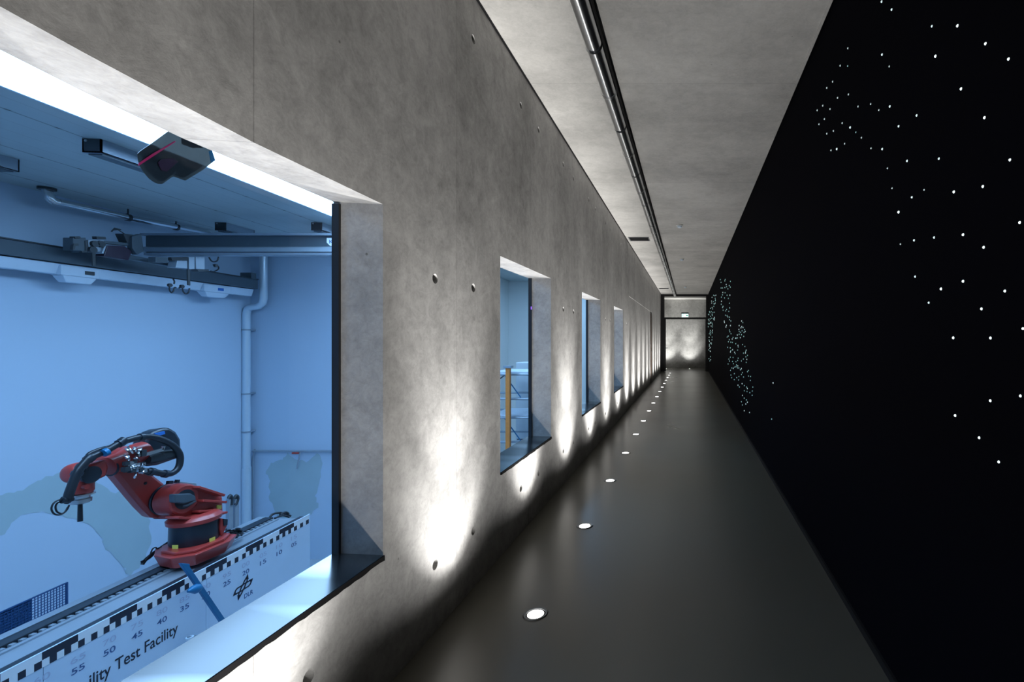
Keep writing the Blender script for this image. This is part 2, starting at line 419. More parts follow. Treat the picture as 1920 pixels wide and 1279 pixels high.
# windows
def window(i, a, b):
    e = empty('window_%d' % (i + 1), (XL, (a + b) / 2, ZS), kind='structure')
    bm = BM(); t = .012
    hb = head(b) if a < 1 else ZH; ha = head(a) if a < 1 else ZH
    for y0, y1, hh in ((a, a + t, ha), (b - t, b, hb)): box(bm, -1.41, -1.382, y0, y1, ZS, hh)
    obj('window_frame', bm, M_frame, e)
    bm = BM()
    if a < 1:
        pts = [(y, head(y)) for y in [p[0] for p in HEADP]]
    else: pts = [(a, ZH), (b, ZH)]
    poly = [(-1.4, a + .002, ZS + .003), (-1.4, b - .002, ZS + .003)] + [(-1.4, min(max(y, a + .002), b - .002), h - .001) for y, h in pts[::-1]]
    face(bm, poly); obj('glass_pane', bm, M_glass, e)
    bm = BM()   # polished sill plate with a slightly ragged sealant edge
    TI = .0085
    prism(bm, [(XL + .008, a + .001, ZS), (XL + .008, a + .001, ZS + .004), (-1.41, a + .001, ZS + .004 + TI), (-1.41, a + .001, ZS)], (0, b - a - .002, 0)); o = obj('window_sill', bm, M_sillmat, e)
    bm = BM(); n = 40; rnd = random.Random(i + 3)
    prev = None
    for k in range(n + 1):
        y = a + .001 + (b - a - .002) * k / n; dz = .014 + rnd.uniform(-.002, .003)
        cur = [bm.verts.new(p) for p in ((XL + .0085, y, ZS + .0042), (XL + .0085, y, ZS - dz), (XL - .002, y, ZS - dz - .002), (XL - .002, y, ZS + .0042))]
        if prev:
            for q in range(4): bm.faces.new((prev[q], cur[q], cur[(q+1) % 4], prev[(q+1) % 4]))
        else: bm.faces.new(cur)
        prev = cur
    bm.faces.new(prev[::-1]); obj('sealant_edge', bm, M_silledge, e)
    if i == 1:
        bm = BM(); box(bm, -1.382, -1.380, b - .03, b - .012, EYE + .26, EYE + .285); obj('painted_violet_glint', bm, M_violet, e)  # small glowing patch that paints a violet reflection on the frame
for i, (a, b) in enumerate(WIN): window(i, a, b)

# dark brown door at the far end of the bay
d2 = empty('door_2', (XL, 15.45, 0), kind='structure')
bm = BM(); box(bm, XL - .005, XL + .014, 15.22, 15.72, .005, 2.2); obj('door_leaf', bm, M_brown, d2, bevel=.003)
bm = BM(); tube(bm, [(XL - .008, 15.3, 1.02), (XL + .04, 15.3, 1.02), (XL + .04, 15.42, 1.02)], .009, 10); obj('door_handle', bm, M_dark, d2)

# glazed door screen near the end
yd = 20.9
d1 = empty('door_1', (-.2, yd, 0), kind='structure')
bm = BM(); box(bm, XL, XL + .15, yd, yd + .08, 0, H); box(bm, XR - .1, XR, yd, yd + .08, 0, H)
box(bm, XL + .15, XR - .1, yd, yd + .08, H - .09, H); obj('door_frame', bm, M_frame, d1, bevel=.004)
bm = BM(); box(bm, XL + .15, XR - .1, yd, yd + .08, 2.26, 2.34); obj('transom_bar', bm, M_frame, d1)
bm = BM(); face(bm, [(XL + .15, yd + .04, 2.34), (XR - .1, yd + .04, 2.34), (XR - .1, yd + .04, H - .09), (XL + .15, yd + .04, H - .09)]); obj('transom_glass', bm, M_glassdoor, d1)
bm = BM(); box(bm, XL + .15, XL + .21, yd + .01, yd + .06, .01, 2.26); box(bm, XR - .125, XR - .1, yd + .01, yd + .06, .01, 2.26)
obj('door_stile', bm, M_frame, d1)
bm = BM(); face(bm, [(XL + .21, yd + .04, .01), (XR - .125, yd + .04, .01), (XR - .125, yd + .04, 2.26), (XL + .21, yd + .04, 2.26)]); obj('door_glass', bm, M_glassdoor, d1)
bm = BM(); tube(bm, [(XL + .18, yd + .01, 1.02), (XL + .18, yd - .05, 1.02), (XL + .3, yd - .05, 1.02)], .012, 10); box(bm, XL + .155, XL + .205, yd - .004, yd + .01, .9, 1.12)
obj('door_handle', bm, M_dark, d1)

# ------------------------------------------------------------------ floor uplights
def floor_light_proto():
    e = empty('floor_light', (0, 0, 0))
    bm = BM(); n = 40; prof = [(.047, .001), (.048, .004), (.058, .005), (.0615, .0005)]
    rings = [[bm.verts.new((r*math.cos(2*PI*k/n), r*math.sin(2*PI*k/n), z)) for k in range(n)] for r, z in prof]
    for A, B in zip(rings, rings[1:]):
        for k in range(n): bm.faces.new((A[k], A[(k+1) % n], B[(k+1) % n], B[k]))
    obj('bezel', bm, mat('uplight_bezel_steel', (.16, .165, .17), .4, 1), e, smooth=True, local=True)
    bm = BM(); lathe(bm, (0, 0, .0006), (0, 0, 1), [(0, .041), (.0008, .040), (.003, .03), (.004, .001)], 32)
    obj('lens', bm, M_lens, e, smooth=True, local=True)
    bm = BM(); rr = [[bm.verts.new((r*math.cos(2*PI*k/n), r*math.sin(2*PI*k/n), .0008)) for k in range(n)] for r in (.0405, .048)]
    for k in range(n): bm.faces.new((rr[0][k], rr[0][(k+1) % n], rr[1][(k+1) % n], rr[1][k]))
    obj('gasket', bm, M_blacktrim, e, local=True)
    return e
fl0 = floor_light_proto()
ordi = ['', 'nearest', 'second nearest', 'third nearest', 'fourth nearest', 'fifth nearest', 'sixth nearest', 'seventh nearest', 'eighth nearest', 'ninth nearest',
        'tenth nearest', 'eleventh nearest', 'twelfth nearest', 'thirteenth nearest', 'fourteenth nearest', 'fifteenth nearest', 'sixteenth nearest']
beside = {1: 'just past the big window', 2: 'in front of the second window', 3: 'at the gap after the second window', 4: 'in front of the third window', 5: 'at the gap after the third window',
          6: 'at the fourth window', 7: 'past the fourth window', 16: 'before the glazed door'}
def spot(parent, tilt_x, tilt_y, power=SPOT_W, size=74):
    l = bpy.data.lights.new('uplight_beam', 'SPOT'); l.energy = power; l.color = SPOT_COL
    l.spot_size = math.radians(size); l.spot_blend = 1.0; l.shadow_soft_size = .018
    o = bpy.data.objects.new('uplight_beam', l); C.objects.link(o); o.parent = parent; o.location = (0, 0, .02)
    d = Vector((tilt_x, tilt_y, 1)).normalized(); o.rotation_euler = (-d).to_track_quat('Z', 'Y').to_euler()
    return o
def copy_tree(o, parent=None):
    c = o.copy(); C.objects.link(c); c.parent = parent
    for ch in list(o.children): copy_tree(ch, c)
    return c
first = True
lights = []
for n in range(-3, 16):
    y = 2.461 + 1.162 * n
    i = n + 1
    if i >= 1: lab = 'round floor uplight, %s in the row%s' % (ordi[min(i, 16)], (', ' + beside[i]) if i in beside else '')
    else: lab = 'round floor uplight behind the viewpoint' if y < 0 else ('round floor uplight beside the viewpoint' if y < 1 else 'round floor uplight under the near part of the big window')
    lights.append((-.781, y, lab, 'uplights in a row along the concrete wall', -.60, 0))
lights.append((.02, 22.85, 'round floor uplight at the middle of the end wall, behind the glazed door', 'uplights at the end wall', 0, .5))
lights.append((-1.08, 22.85, 'round floor uplight in the left corner of the end wall, behind the door post', 'uplights at the end wall', 0, .5))
for x, y, lab, g, tx, ty in lights:
    e = fl0 if first else copy_tree(fl0); 
    if not first:
        for ch in list(e.children):
            if ch.type == 'LIGHT': bpy.data.objects.remove(ch)
    e.location = (x, y, 0); tag(e, lab, 'floor light', g)
    first = False
    e['tl'] = 0
    del e['tl']
    e_l = (tx, ty); k_ = 1.8 if y > 21 else 1.0; spot(e, tx, ty, SPOT_W * k_); spot(e, tx * .42, ty * .42, 240 * k_, 44); spot(e, 0, 0, 32, 155)

# ------------------------------------------------------------------ ceiling things
XT = -.60
ct = empty('ceiling_track', (XT, 10, H), 'long black track fixed under the concrete ceiling, carrying chrome tubes', 'track')
bm = BM(); box(bm, XT - .03, XT + .055, Y0 + .02, yd - .02, H - .035, H - .0005); obj('channel', bm, M_blacktrim, ct)
bm = BM(); box(bm, XT + .056, XT + .062, Y0 + .02, yd - .02, H - .075, H - .035); obj('side_flange', bm, M_blacktrim, ct)
tl = empty('tube_lamp', (0, 0, 0), cat='lamp')
bm = BM(); Lt = 1.15
prof = []
n = 28
def half(bm, y0, y1, r, n=28): tube(bm, [(0, y0, 0), (0, y1, 0)], r, n)
half(bm, .012, Lt - .012, .054); obj('tube', bm, M_chrome, tl, smooth=True, local=True)
for q0, q1 in ((0.0, .012), (Lt - .012, Lt)):
    bm = BM(); half(bm, q0, q1, .038); obj('end_cap', bm, M_dark, tl, smooth=True, local=True)
bm = BM(); tube(bm, [(0, Lt * .5 - .012, 0), (0, Lt * .5 + .012, 0)], .0565, 28); obj('clamp', bm, M_steel, tl, smooth=True, local=True)
zt = H - .035 - .056
num = ['closest to the viewpoint', 'second', 'third', 'fourth', 'fifth', 'sixth', 'seventh', 'eighth', 'ninth', 'tenth', 'eleventh', 'twelfth', 'thirteenth', 'fourteenth', 'fifteenth', 'sixteenth']
ys = [3.03 - 1.162 * 1 + 1.162 * k for k in range(-2, 17)]
k = 0; vis = 0
for yy in ys:
    if yy + Lt > yd - .02: break
    e = tl if k == 0 else copy_tree(tl)
    e.location = (XT, yy, zt)
    if yy + Lt < 2.5: lab = 'chrome tube section of the ceiling line %s the viewpoint' % ('above' if yy + Lt > 1.5 else 'behind')
    else:
        lab = 'chrome tube section under the ceiling track, %s in the visible line' % num[min(vis, 15)]; vis += 1
    tag(e, lab, 'lamp', 'chrome tube sections under the ceiling track'); k += 1

def vent(x0, x1, y0, y1, lab):
    e = empty('ceiling_vent', ((x0+x1)/2, (y0+y1)/2, H), lab, 'vent', 'slot vents in the corridor ceiling')
    bm = BM(); z0 = H - .008; t = .018
    box(bm, x0, x1, y0, y0 + t, z0, H - .0005); box(bm, x0, x1, y1 - t, y1, z0, H - .0005)
    box(bm, x0, x0 + t, y0 + t, y1 - t, z0, H - .0005); box(bm, x1 - t, x1, y0 + t, y1 - t, z0, H - .0005); obj('frame', bm, M_dark, e)
    bm = BM(); box(bm, x0 + t, x1 - t, y0 + t, y1 - t, H - .003, H - .0006); obj('backing', bm, M_blacktrim, e)
    for j in range(5):
        bm = BM(); yy = y0 + t + (y1 - y0 - 2*t) * (j + .5) / 5; beam(bm, (x0 + t, yy, H - .006), (x1 - t, yy, H - .006), .014, .002, (0, .5, 1)); obj('slat', bm, M_blacktrim, e)
vent(-1.155, -.765, 9.17, 9.5, 'dark slot vent in the concrete ceiling, the nearer of two left of the track')
vent(-1.15, -.77, 18.3, 18.62, 'dark slot vent in the concrete ceiling, the farther one near the glazed door')
for x, y, lab in ((-.16, 8.2, 'white round ceiling detector, nearest of three right of the track'), (-.175, 11.65, 'white round ceiling detector, middle of three right of the track'), (-.14, 17.8, 'white round ceiling detector near the exit sign')):
    e = empty('smoke_detector', (x, y, H), lab, 'detector', 'ceiling detectors')
    bm = BM(); lathe(bm, (x, y, H - .0005), (0, 0, -1), [(0, .058), (.014, .058), (.016, .05)], 28); obj('base', bm, mat('white_detector', (.7, .7, .68), .4), e, smooth=True)
    bm = BM(); lathe(bm, (x, y, H - .017), (0, 0, -1), [(0, .044), (.02, .04), (.032, .025), (.034, .002)], 28); obj('sensor_dome', bm, M_white, e, smooth=True)

# exit sign
ex = empty('exit_sign', (-.17, yd - .06, 2.34), 'lit exit sign box mounted on the black bar above the glazed door', 'sign')
sx = -.175
bm = BM(); box(bm, sx - .16, sx + .16, yd - .07, yd, 2.36, 2.55); obj('housing', bm, M_frame, ex, bevel=.004)
bm = BM(); box(bm, sx - .145, sx + .145, yd - .078, yd - .0705, 2.345, 2.49); obj('lit_panel', bm, mat('exit_panel_glow', (.8, .95, .9), .4, emit=(.75, 1, 1, 1.4)), ex)
bm = BM(); m_g = mat('exit_green_print', (.0, .35, .2), .5, emit=(.02, .5, .28, .5))
face(bm, [(sx + .04, yd - .0785, 2.40), (sx + .09, yd - .0785, 2.40), (sx + .09, yd - .0785, 2.375), (sx + .13, yd - .0785, 2.418), (sx + .09, yd - .0785, 2.461), (sx + .09, yd - .0785, 2.436), (sx + .04, yd - .0785, 2.436)])
obj('arrow_mark', bm, m_g, ex); bm = BM()
if True: lathe(bm, (sx - .085, yd - .0782, 2.462), (0, -1, 0), [(0, .012), (.001, .012)], 14)
for pa, pb in (((-.085, 2.45), (-.095, 2.41)), ((-.095, 2.41), (-.125, 2.37)), ((-.095, 2.41), (-.06, 2.385)), ((-.088, 2.442), (-.05, 2.42)), ((-.088, 2.442), (-.12, 2.43))):
    beam(bm, (sx + pa[0], yd - .0786, pa[1]), (sx + pb[0], yd - .0786, pb[1]), .001, .012, (0, 0, 1) if abs(pa[0]-pb[0]) > abs(pa[1]-pb[1]) else (1, 0, 0))
obj('pictogram', bm, m_g, ex)

# ------------------------------------------------------------------ star lights on the black wall
big = [(889,8,1),(939,48,1),(1140,131,1),(1268,129,0),(1408,218,0),(1158,281,0),(1523,295,0),(720,241,2),(891,273,1),(682,328,2),(719,330,3),(927,332,2),(1286,444,0),
 (644,408,2),(615,439,2),(669,489,2),(723,472,2),(595,528,2),(631,545,2),(567,551,2),(603,595,2),(576,621,2),(771,532,2),(834,520,2),(875,550,2),(930,532,1),(1064,577,1),
 (974,631,1),(1403,588,0),(692,615,2),(732,637,1),(760,661,3),(788,688,2),(648,654,2),(615,668,2),(704,718,2),(665,745,1),(636,751,2),(836,741,2),(892,745,1),
 (1016,804,1),(1175,793,1),(1530,799,0),(918,841,2),(941,941,2),(1101,949,2),(1040,986,1),(1250,959,0),(1395,932,0),(974,1060,0),(1579,1112,0),(983,1220,2),(1051,1201,1),
 (1151,1187,1),(1296,1173,0),(1399,1236,0)]
pts = []
for x, y, s in big: pts.append((1320 + x / 2.665, y / 2.665, s, 'scatter' if x > 850 else 'ring'))
big2 = [(1102,219,1),(1237,283,0),(1352,243,0),(1570,294,0),(1173,355,1),(1448,387,0),(1301,538,0),(1495,539,0),(1651,841,0),(1494,866,0),(1311,943,0),(1436,1059,0),(1538,1185,0),(1664,490,0),(362,773,2),(354,962,3)]
for x, y, s in big2: pts.append((1320 + x / 2.78, 440 + y / 2.78, s, 'scatter' if x > 900 else 'lone'))
rnd = random.Random(11)
path2 = [(178,95,45),(170,150,45),(175,200,42),(172,260,42),(175,320,40),(182,380,32),(190,440,28),(190,500,25),(215,560,30),(240,600,50),(270,640,85),(265,690,85),(265,740,85),(265,790,75),(285,840,85),(300,890,80),(330,940,70),(335,1000,60),(340,1060,50),(345,1110,45)]
br = [(300,430,22),(305,480,22),(300,540,35),(290,580,40)]
def sample(path, cnt, tagn, lvl):
    tot = [w for _, _, w in path]; k = 0; got = []
    tries = 0
    while k < cnt and tries < cnt * 60:
        tries += 1
        i = rnd.choices(range(len(path) - 1), [tot[j] + tot[j+1] + 12 for j in range(len(path) - 1)])[0]
        t = rnd.random(); a, b = path[i], path[i+1]
        x = a[0] + (b[0]-a[0])*t + rnd.uniform(-1, 1) * (a[2] + (b[2]-a[2])*t); y = a[1] + (b[1]-a[1])*t
        if any((x-u)**2 + (y-v)**2 < (5 if tagn == 'far' else 10)**2 for u, v in got): continue
        got.append((x, y)); k += 1
        pts.append((1320 + x / 4.2625, 500 + y / 4.2625, rnd.choice(lvl), tagn))
sample(path2, 132, 'band', [3, 3, 3, 2]); sample(br, 20, 'band', [3, 2])
band1 = [(82,222,16),(80,260,16),(74,310,18),(66,360,26),(60,410,28),(58,450,26),(56,500,18),(55,560,14),(54,620,12),(50,680,12),(46,770,8)]
sample(band1, 74, 'far', [3, 3, 2])
for x, y in ((324,1152),(366,1166)): pts.append((1320 + x / 4.2625, 500 + y / 4.2625, 2, 'band'))
def star_mesh(mi):
    bm = BM(); bmesh.ops.create_icosphere(bm, subdivisions=2, radius=1.0)
    bmesh.ops.bisect_plane(bm, geom=bm.verts[:] + bm.edges[:] + bm.faces[:], plane_co=(0, 0, 0), plane_no=(1, 0, 0), clear_outer=True)
    me = bpy.data.meshes.new('star_light'); bm.to_mesh(me); bm.free(); me.materials.append(M_star[mi])
    for p in me.polygons: p.use_smooth = True
    return me
SM = [star_mesh(i) for i in range(4)]
special = {(1765, 542): 'brightest white star light on the black wall, right of the middle, with a small halo',
           (1919, 616): 'star light cut by the right edge of the view on the black wall',
           (1640, 3): 'star light on the black wall topmost beside the ceiling edge'}
LB = {'scatter': ('bright white star light in the wide loose scatter on the near black wall', 'loose scatter of star lights on the near black wall'),
      'ring': ('small star light in the compact loop near the ceiling edge of the black wall', 'small loop of star lights under the ceiling edge'),
      'lone': ('faint single star light low on the black wall, right of the dense band', 'faint lone star lights'),
      'band': ('tiny star light in the nearer dense band on the black wall', 'star lights of the nearer dense band'),
      'far': ('tiny star light in the farthest dense band beside the glazed door', 'star lights of the farthest dense band')}
ORD = ['first', 'second', 'third', 'fourth', 'fifth', 'sixth', 'seventh', 'eighth', 'ninth', 'tenth', 'eleventh', 'twelfth', 'thirteenth', 'fourteenth', 'fifteenth', 'sixteenth']
NAMED = {}
def name_bands(g, bands, txt):
    d = {}
    for (a, b, nm) in bands:
        row = sorted([(x, y) for x, y, s, q in pts if q == g and a <= y < b])
        for k_, p_ in enumerate(row): d[p_] = txt % (ORD[k_], nm)
    NAMED[g] = d
name_bands('scatter', [(0, 150, 'top'), (150, 290, 'second highest'), (290, 400, 'third highest'), (400, 500, 'upper middle'), (500, 600, 'middle'), (600, 720, 'lower middle'), (720, 1279, 'lowest')], 'white star light of the loose scatter, %s from left in its %s level')
name_bands('ring', [(0, 150, 'top'), (150, 200, 'upper'), (200, 240, 'middle'), (240, 400, 'bottom')], 'small star light of the loop by the ceiling, %s from left in its %s row')
for x, y, s, g in pts:
    yy = F * XR / (x - VX); z = EYE + (VY - y) * yy / F
    if yy > 20.7: yy = 20.6 - rnd.random() * .3
    if z > H - .02 or z < .05: continue
    rpx = {0: 2.7, 1: 2.2, 2: 1.75, 3: 1.5}[s]
    if g == 'far': rpx = 1.15
    if g == 'band': rpx = 1.25 if s == 3 else 1.4
    r = rpx * yy / F
    o = bpy.data.objects.new('star_light', SM[s]); C.objects.link(o); o.location = (XR - .0002, yy, z)
    o.scale = (r, r, r)
    lab, gr = LB[g]
    if g in ('band', 'far'):
        sec = [t_ for a_, t_ in ((560, 'top end'), (605, 'upper part'), (645, 'middle'), (690, 'lower part'), (2000, 'bottom end')) if y < a_][0]
        lab = lab.replace('in the nearer', 'at the %s of the nearer' % sec).replace('in the farthest', 'at the %s of the farthest' % sec); gr = gr.replace('star lights of', 'star lights at the %s of' % sec)
    if g == 'lone' and y > 760: lab = 'very faint star light low on the black wall, just above the floor edge'
    for (a, b), t in special.items():
        if abs(a - x) < 3 and abs(b - y) < 3: lab = t
    if g in NAMED and 'halo' not in lab and 'cut by' not in lab and 'topmost' not in lab: lab = NAMED[g][(x, y)]
    tag(o, lab, 'star light', gr)

# ------------------------------------------------------------------ lab shell
HC = 1.8                                      # lab ceiling above the eye
def wx(y): return -(7.11 + .136 * y)          # left lab wall
YE = 9.225
ZF = -2.8
bm = BM(); face(bm, [(wx(-2), -2, ZF), (wx(YE), YE, ZF), (wx(YE), YE, 3.2), (wx(-2), -2, 3.2)])
def onwall(px, py):
    y = 7.11 / ((VX - px) / F - .136); return Vector((wx(y) + .004, y, EYE + (VY - py) * y / F))
def patch(px_list, fn, seed, jit=3.0):
    r = random.Random(seed); out = []
    n = len(px_list)
    for i in range(n):
        a = px_list[i]; b = px_list[(i+1) % n]
        for k in range(4):
            t = k / 4; out.append(fn(a[0] + (b[0]-a[0])*t + r.uniform(-jit, jit), a[1] + (b[1]-a[1])*t + r.uniform(-jit, jit)))
    return out
pA = [(-60,940),(0,928),(35,922),(70,903),(105,886),(150,872),(185,905),(215,928),(250,902),(273,940),(280,975),(284,1015),(273,1050),(243,1080),(234,1068),(218,1045),(197,1030),(190,1010),(172,985),(140,972),(110,966),(78,958),(45,962),(23,977),(8,1000),(-20,1012),(-60,1000)]
face(bm, patch(pA, onwall, 5), 1)
tag(obj('wall_lab_left', bm, [M_labwall, M_mural]), kind='structure')
bm = BM(); face(bm, [(wx(YE), YE, ZF), (-5.6, YE, ZF), (-5.6, YE, 3.2), (wx(YE), YE, 3.2)])
def onend(px, py): return PZ(px, py, YE - .004)
pB = [(508,868),(530,862),(540,850),(556,862),(575,866),(596,850),(606,870),(600,900),(592,930),(596,950),(580,968),(560,975),(545,1000),(530,975),(514,960),(505,930),(506,900),(498,885)]
face(bm, patch(pB, onend, 9, 2), 1)
tag(obj('wall_lab_end', bm, [M_labwall, M_mural]), kind='structure')
bm = BM(); face(bm, [(-5.6, YE, ZF), (-5.6, 15, ZF), (-5.6, 15, 3.2), (-5.6, YE, 3.2)]); tag(obj('wall_lab_side', bm, M_labwall2), kind='structure')
bm = BM(); face(bm, [(-5.6, 15, ZF), (XB, 15, ZF), (XB, 15, 3.2), (-5.6, 15, 3.2)]); tag(obj('wall_lab_far', bm, M_labwall2), kind='structure')
bm = BM(); face(bm, [(wx(-2), -2, ZF), (XB, -2, ZF), (XB, -2, 3.2), (wx(-2), -2, 3.2)]); tag(obj('wall_lab_back', bm, M_labwall), kind='structure')
bm = BM(); box(bm, -9.2, XB, -2, 15.1, 3.2, 3.3); tag(obj('ceiling_lab', bm, M_labceil), kind='structure')
bm = BM(); box(bm, -9.2, XB, -2, 15.1, ZF - .1, ZF); tag(obj('floor_lab', bm, M_labfloor), kind='structure')

# luminous strip in the lab ceiling
def strip(name, x0, x1, y0, y1, sk, lab):
    zc = EYE + HC
    e = empty(name, ((x0+x1)/2, (y0+y1)/2, zc), lab, 'ceiling light')
    q = [(x0, y0), (x1, y0), (x1 - sk*(y1-y0), y1), (x0 - sk*(y1-y0), y1)]
    bm = BM(); prism(bm, [(x, y, zc - .03) for x, y in q], (0, 0, .028)); obj('diffuser', bm, M_lab_strip, e)
    bm = BM()
    for i in range(4):
        a = Vector((q[i][0], q[i][1], zc - .02)); b = Vector((q[(i+1) % 4][0], q[(i+1) % 4][1], zc - .02)); beam(bm, a, b, .02, .038)
    obj('trim_frame', bm, M_white, e)
strip('light_strip', -4.50, -3.1, .3, 8.9, .095, 'long glowing white ceiling light strip seen through the top of the big window')  # its unseen inner width is added to brighten the lab
strip('light_strip', -3.5, -2.7, 9.6, 14.2, .0, 'glowing white ceiling light strip in the far lab bay behind the second window')

# box luminaires on the lab ceiling
def cbox_proto():
    e = empty('ceiling_box_lamp', (0, 0, 0))
    bm = BM(); w_, h_, l_ = .155, .125, .55
    box(bm, -w_/2, w_/2, 0, l_, -h_, -h_ + .012); box(bm, -w_/2, -w_/2 + .012, 0, l_, -h_, -.001); box(bm, w_/2 - .012, w_/2, .0, l_, -h_, -.001)
    box(bm, -w_/2, w_/2, 0, .012, -h_, -.001, 1); box(bm, -w_/2, w_/2, l_ - .012, l_, -h_, -.001, 1)
    obj('housing', bm, [M_grey2, M_dark], e, local=True)
    bm = BM(); box(bm, -w_/2 + .02, w_/2 - .02, .03, l_ - .03, -h_ - .012, -h_); obj('cover_plate', bm, M_grey, e, local=True)
    bm = BM(); lathe(bm, (-w_/2 + .03, 0, -.02), (0, -1, 0), [(0, .012), (.006, .01)], 12); obj('screw', bm, M_steel, e, local=True)
    return e
cb = cbox_proto()
for i, (x, y, lab) in enumerate(((-5.36, 4.34, 'dark box under the lab ceiling just left of the hanging projector'), (-6.75, 4.3, 'dark box under the lab ceiling at the left edge of the big window'),
                  (-7.22, 7.45, 'dark box under the lab ceiling above the left part of the bridge beam'), (-5.74, 7.45, 'dark box under the lab ceiling at the right end above the bridge beam'))):
    e = cb if i == 0 else copy_tree(cb); e.location = (x, y, EYE + HC); e.rotation_euler = (0, 0, .085)
    tag(e, lab, 'lamp', 'dark boxes under the lab ceiling')

# projector-like housing hanging behind the glass
pj = empty('hanging_projector', (-2.1, 1.98, 2.0), 'dark smoked housing with rounded nose hanging behind the top of the big window', 'projector')
D = 2.3
def J(x, y, d=D): return P(230 + x / 9.6, 230 + y / 9.6, d)
arc = [(255,560),(265,650),(290,760),(340,850),(400,930),(470,1010),(550,1070),(630,1105),(715,1110)]
outline = [(830,140),(500,380),(320,500)] + arc + [(900,975),(935,980),(1130,1050),(1440,860),(1540,780),(1670,680),(1610,500)]
bm = BM(); prism(bm, [J(*p) for p in outline], (-.11, .104, .041), s=.9); obj('housing', bm, M_smoke, pj, bevel=.004)
bm = BM(); prism(bm, [J(x, y, D - .004) for x, y in ((290,730),(285,780),(560,600),(960,340),(940,330),(540,560))], (-.002, 0, 0)); obj('stripe', bm, M_pink, pj)
bm = BM(); prism(bm, [J(x, y, D - .004) for x, y in ((640,720),(700,660),(900,640),(1000,700),(800,880),(700,860))], (-.002, 0, 0)); obj('lens_window', bm, mat('dark_violet_glass', (.03, .008, .03), .15), pj)
bm = BM(); prism(bm, [J(x, y, D - .005) for x, y in ((1560,520),(1610,500),(1670,680),(1600,710))], (-.004, 0, 0)); obj('side_trim', bm, M_blue, pj)
bm = BM(); a = J(1250, 420, D + .08); beam(bm, a, (a.x, a.y, EYE + HC - .002), .05, .05); obj('mount_arm', bm, M_dark, pj)

# pipes
bm = BM()
def elbow_tube(pts, r, n=16, sub=4): tube(bm, pts, r, n, True, 0, sub)
cp = empty('ceiling_pipe', (-7.8, 6, 3.0), 'chrome pipe with an elbow running along the lab wall just under the ceiling', 'pipe')
a0, a1, a2, a3, a4 = P(88, 356, 7.62), P(93, 370, 7.6), P(108, 379, 7.6), P(240, 408, 7.75), P(390, 437, 7.9)
bm = BM(); tube(bm, [(a0.x, a0.y, EYE + HC), a0, a1, (a1 + a2) / 2 + Vector((0, -.01, -.02)), a2], .045, 16, True, 0, 3); obj('elbow', bm, M_chrome, cp, smooth=True)
bm = BM(); tube(bm, [a2, a3, a4], .042, 16); obj('pipe_run', bm, M_chrome, cp, smooth=True)
bm = BM(); tube(bm, [(a0.x, a0.y, EYE + HC - .001), (a0.x, a0.y, EYE + HC - .03)], .075, 20); obj('flange', bm, M_dark, cp)
for q in (a3, P(330, 426, 7.84)):
    bm = BM(); tube(bm, [q + Vector((0, -.02, 0)), q + Vector((0, .02, 0))], .05, 16); beam(bm, q, (q.x, q.y, EYE + HC - .001), .012, .012); obj('pipe_clamp', bm, M_dark, cp)
dp = empty('downpipe', (-8.1, 9.0, ZF), 'pale metal downpipe with an offset bend in the corner of the lab', 'pipe')
yp = 9.05
A = [PZ(494, 470, yp), PZ(494, 560, yp), PZ(492, 568, yp), PZ(485, 574, yp), PZ(470, 576, yp), PZ(464, 580, yp), PZ(462, 590, yp), PZ(462, 640, yp)]
bm = BM(); tube(bm, [(A[0].x, yp, EYE + HC - .002)] + A, .062, 20); tube(bm, [A[-1], (A[-1].x, yp, -1.0)], .062, 20); obj('upper_pipe', bm, M_galv, dp, smooth=True)
bm = BM(); tube(bm, [(A[-1].x, yp, -1.0), (A[-1].x, yp, ZF + .001)], .072, 20); obj('lower_pipe', bm, M_galv, dp, smooth=True)
for zz in (PZ(462, 620, yp).z, PZ(462, 740, yp).z, -.35):
    bm = BM(); tube(bm, [(A[-1].x, yp, zz), (A[-1].x, yp, zz + .03)], .069, 20); box(bm, A[-1].x - .02, A[-1].x + .02, yp, YE - .002, zz, zz + .03); obj('pipe_clamp', bm, M_grey2, dp)
wp = empty('wall_pipe', (-7, 9.18, PZ(500, 846, 9.15).z), 'thin horizontal pipe with a red valve across the end wall of the lab', 'pipe')
y_ = 9.16
bm = BM(); tube(bm, [PZ(474, 846, y_), PZ(640, 846, y_)], .022, 12); obj('pipe_run', bm, M_grey2, wp, smooth=True)
bm = BM(); tube(bm, [PZ(478, 842, y_), PZ(474, 860, y_), (PZ(474, 860, y_).x, y_, ZF + .001)], .012, 10); obj('riser', bm, M_grey2, wp, smooth=True)
bm = BM(); tube(bm, [PZ(548, 850, y_ - .03), PZ(560, 850, y_ - .03)], .018, 10); obj('valve_handle', bm, M_red, wp)
bm = BM(); tube(bm, [PZ(563, 848, y_ - .03), PZ(556, 880, y_ - .03)], .012, 10); obj('valve_lever', bm, M_grey2, wp)

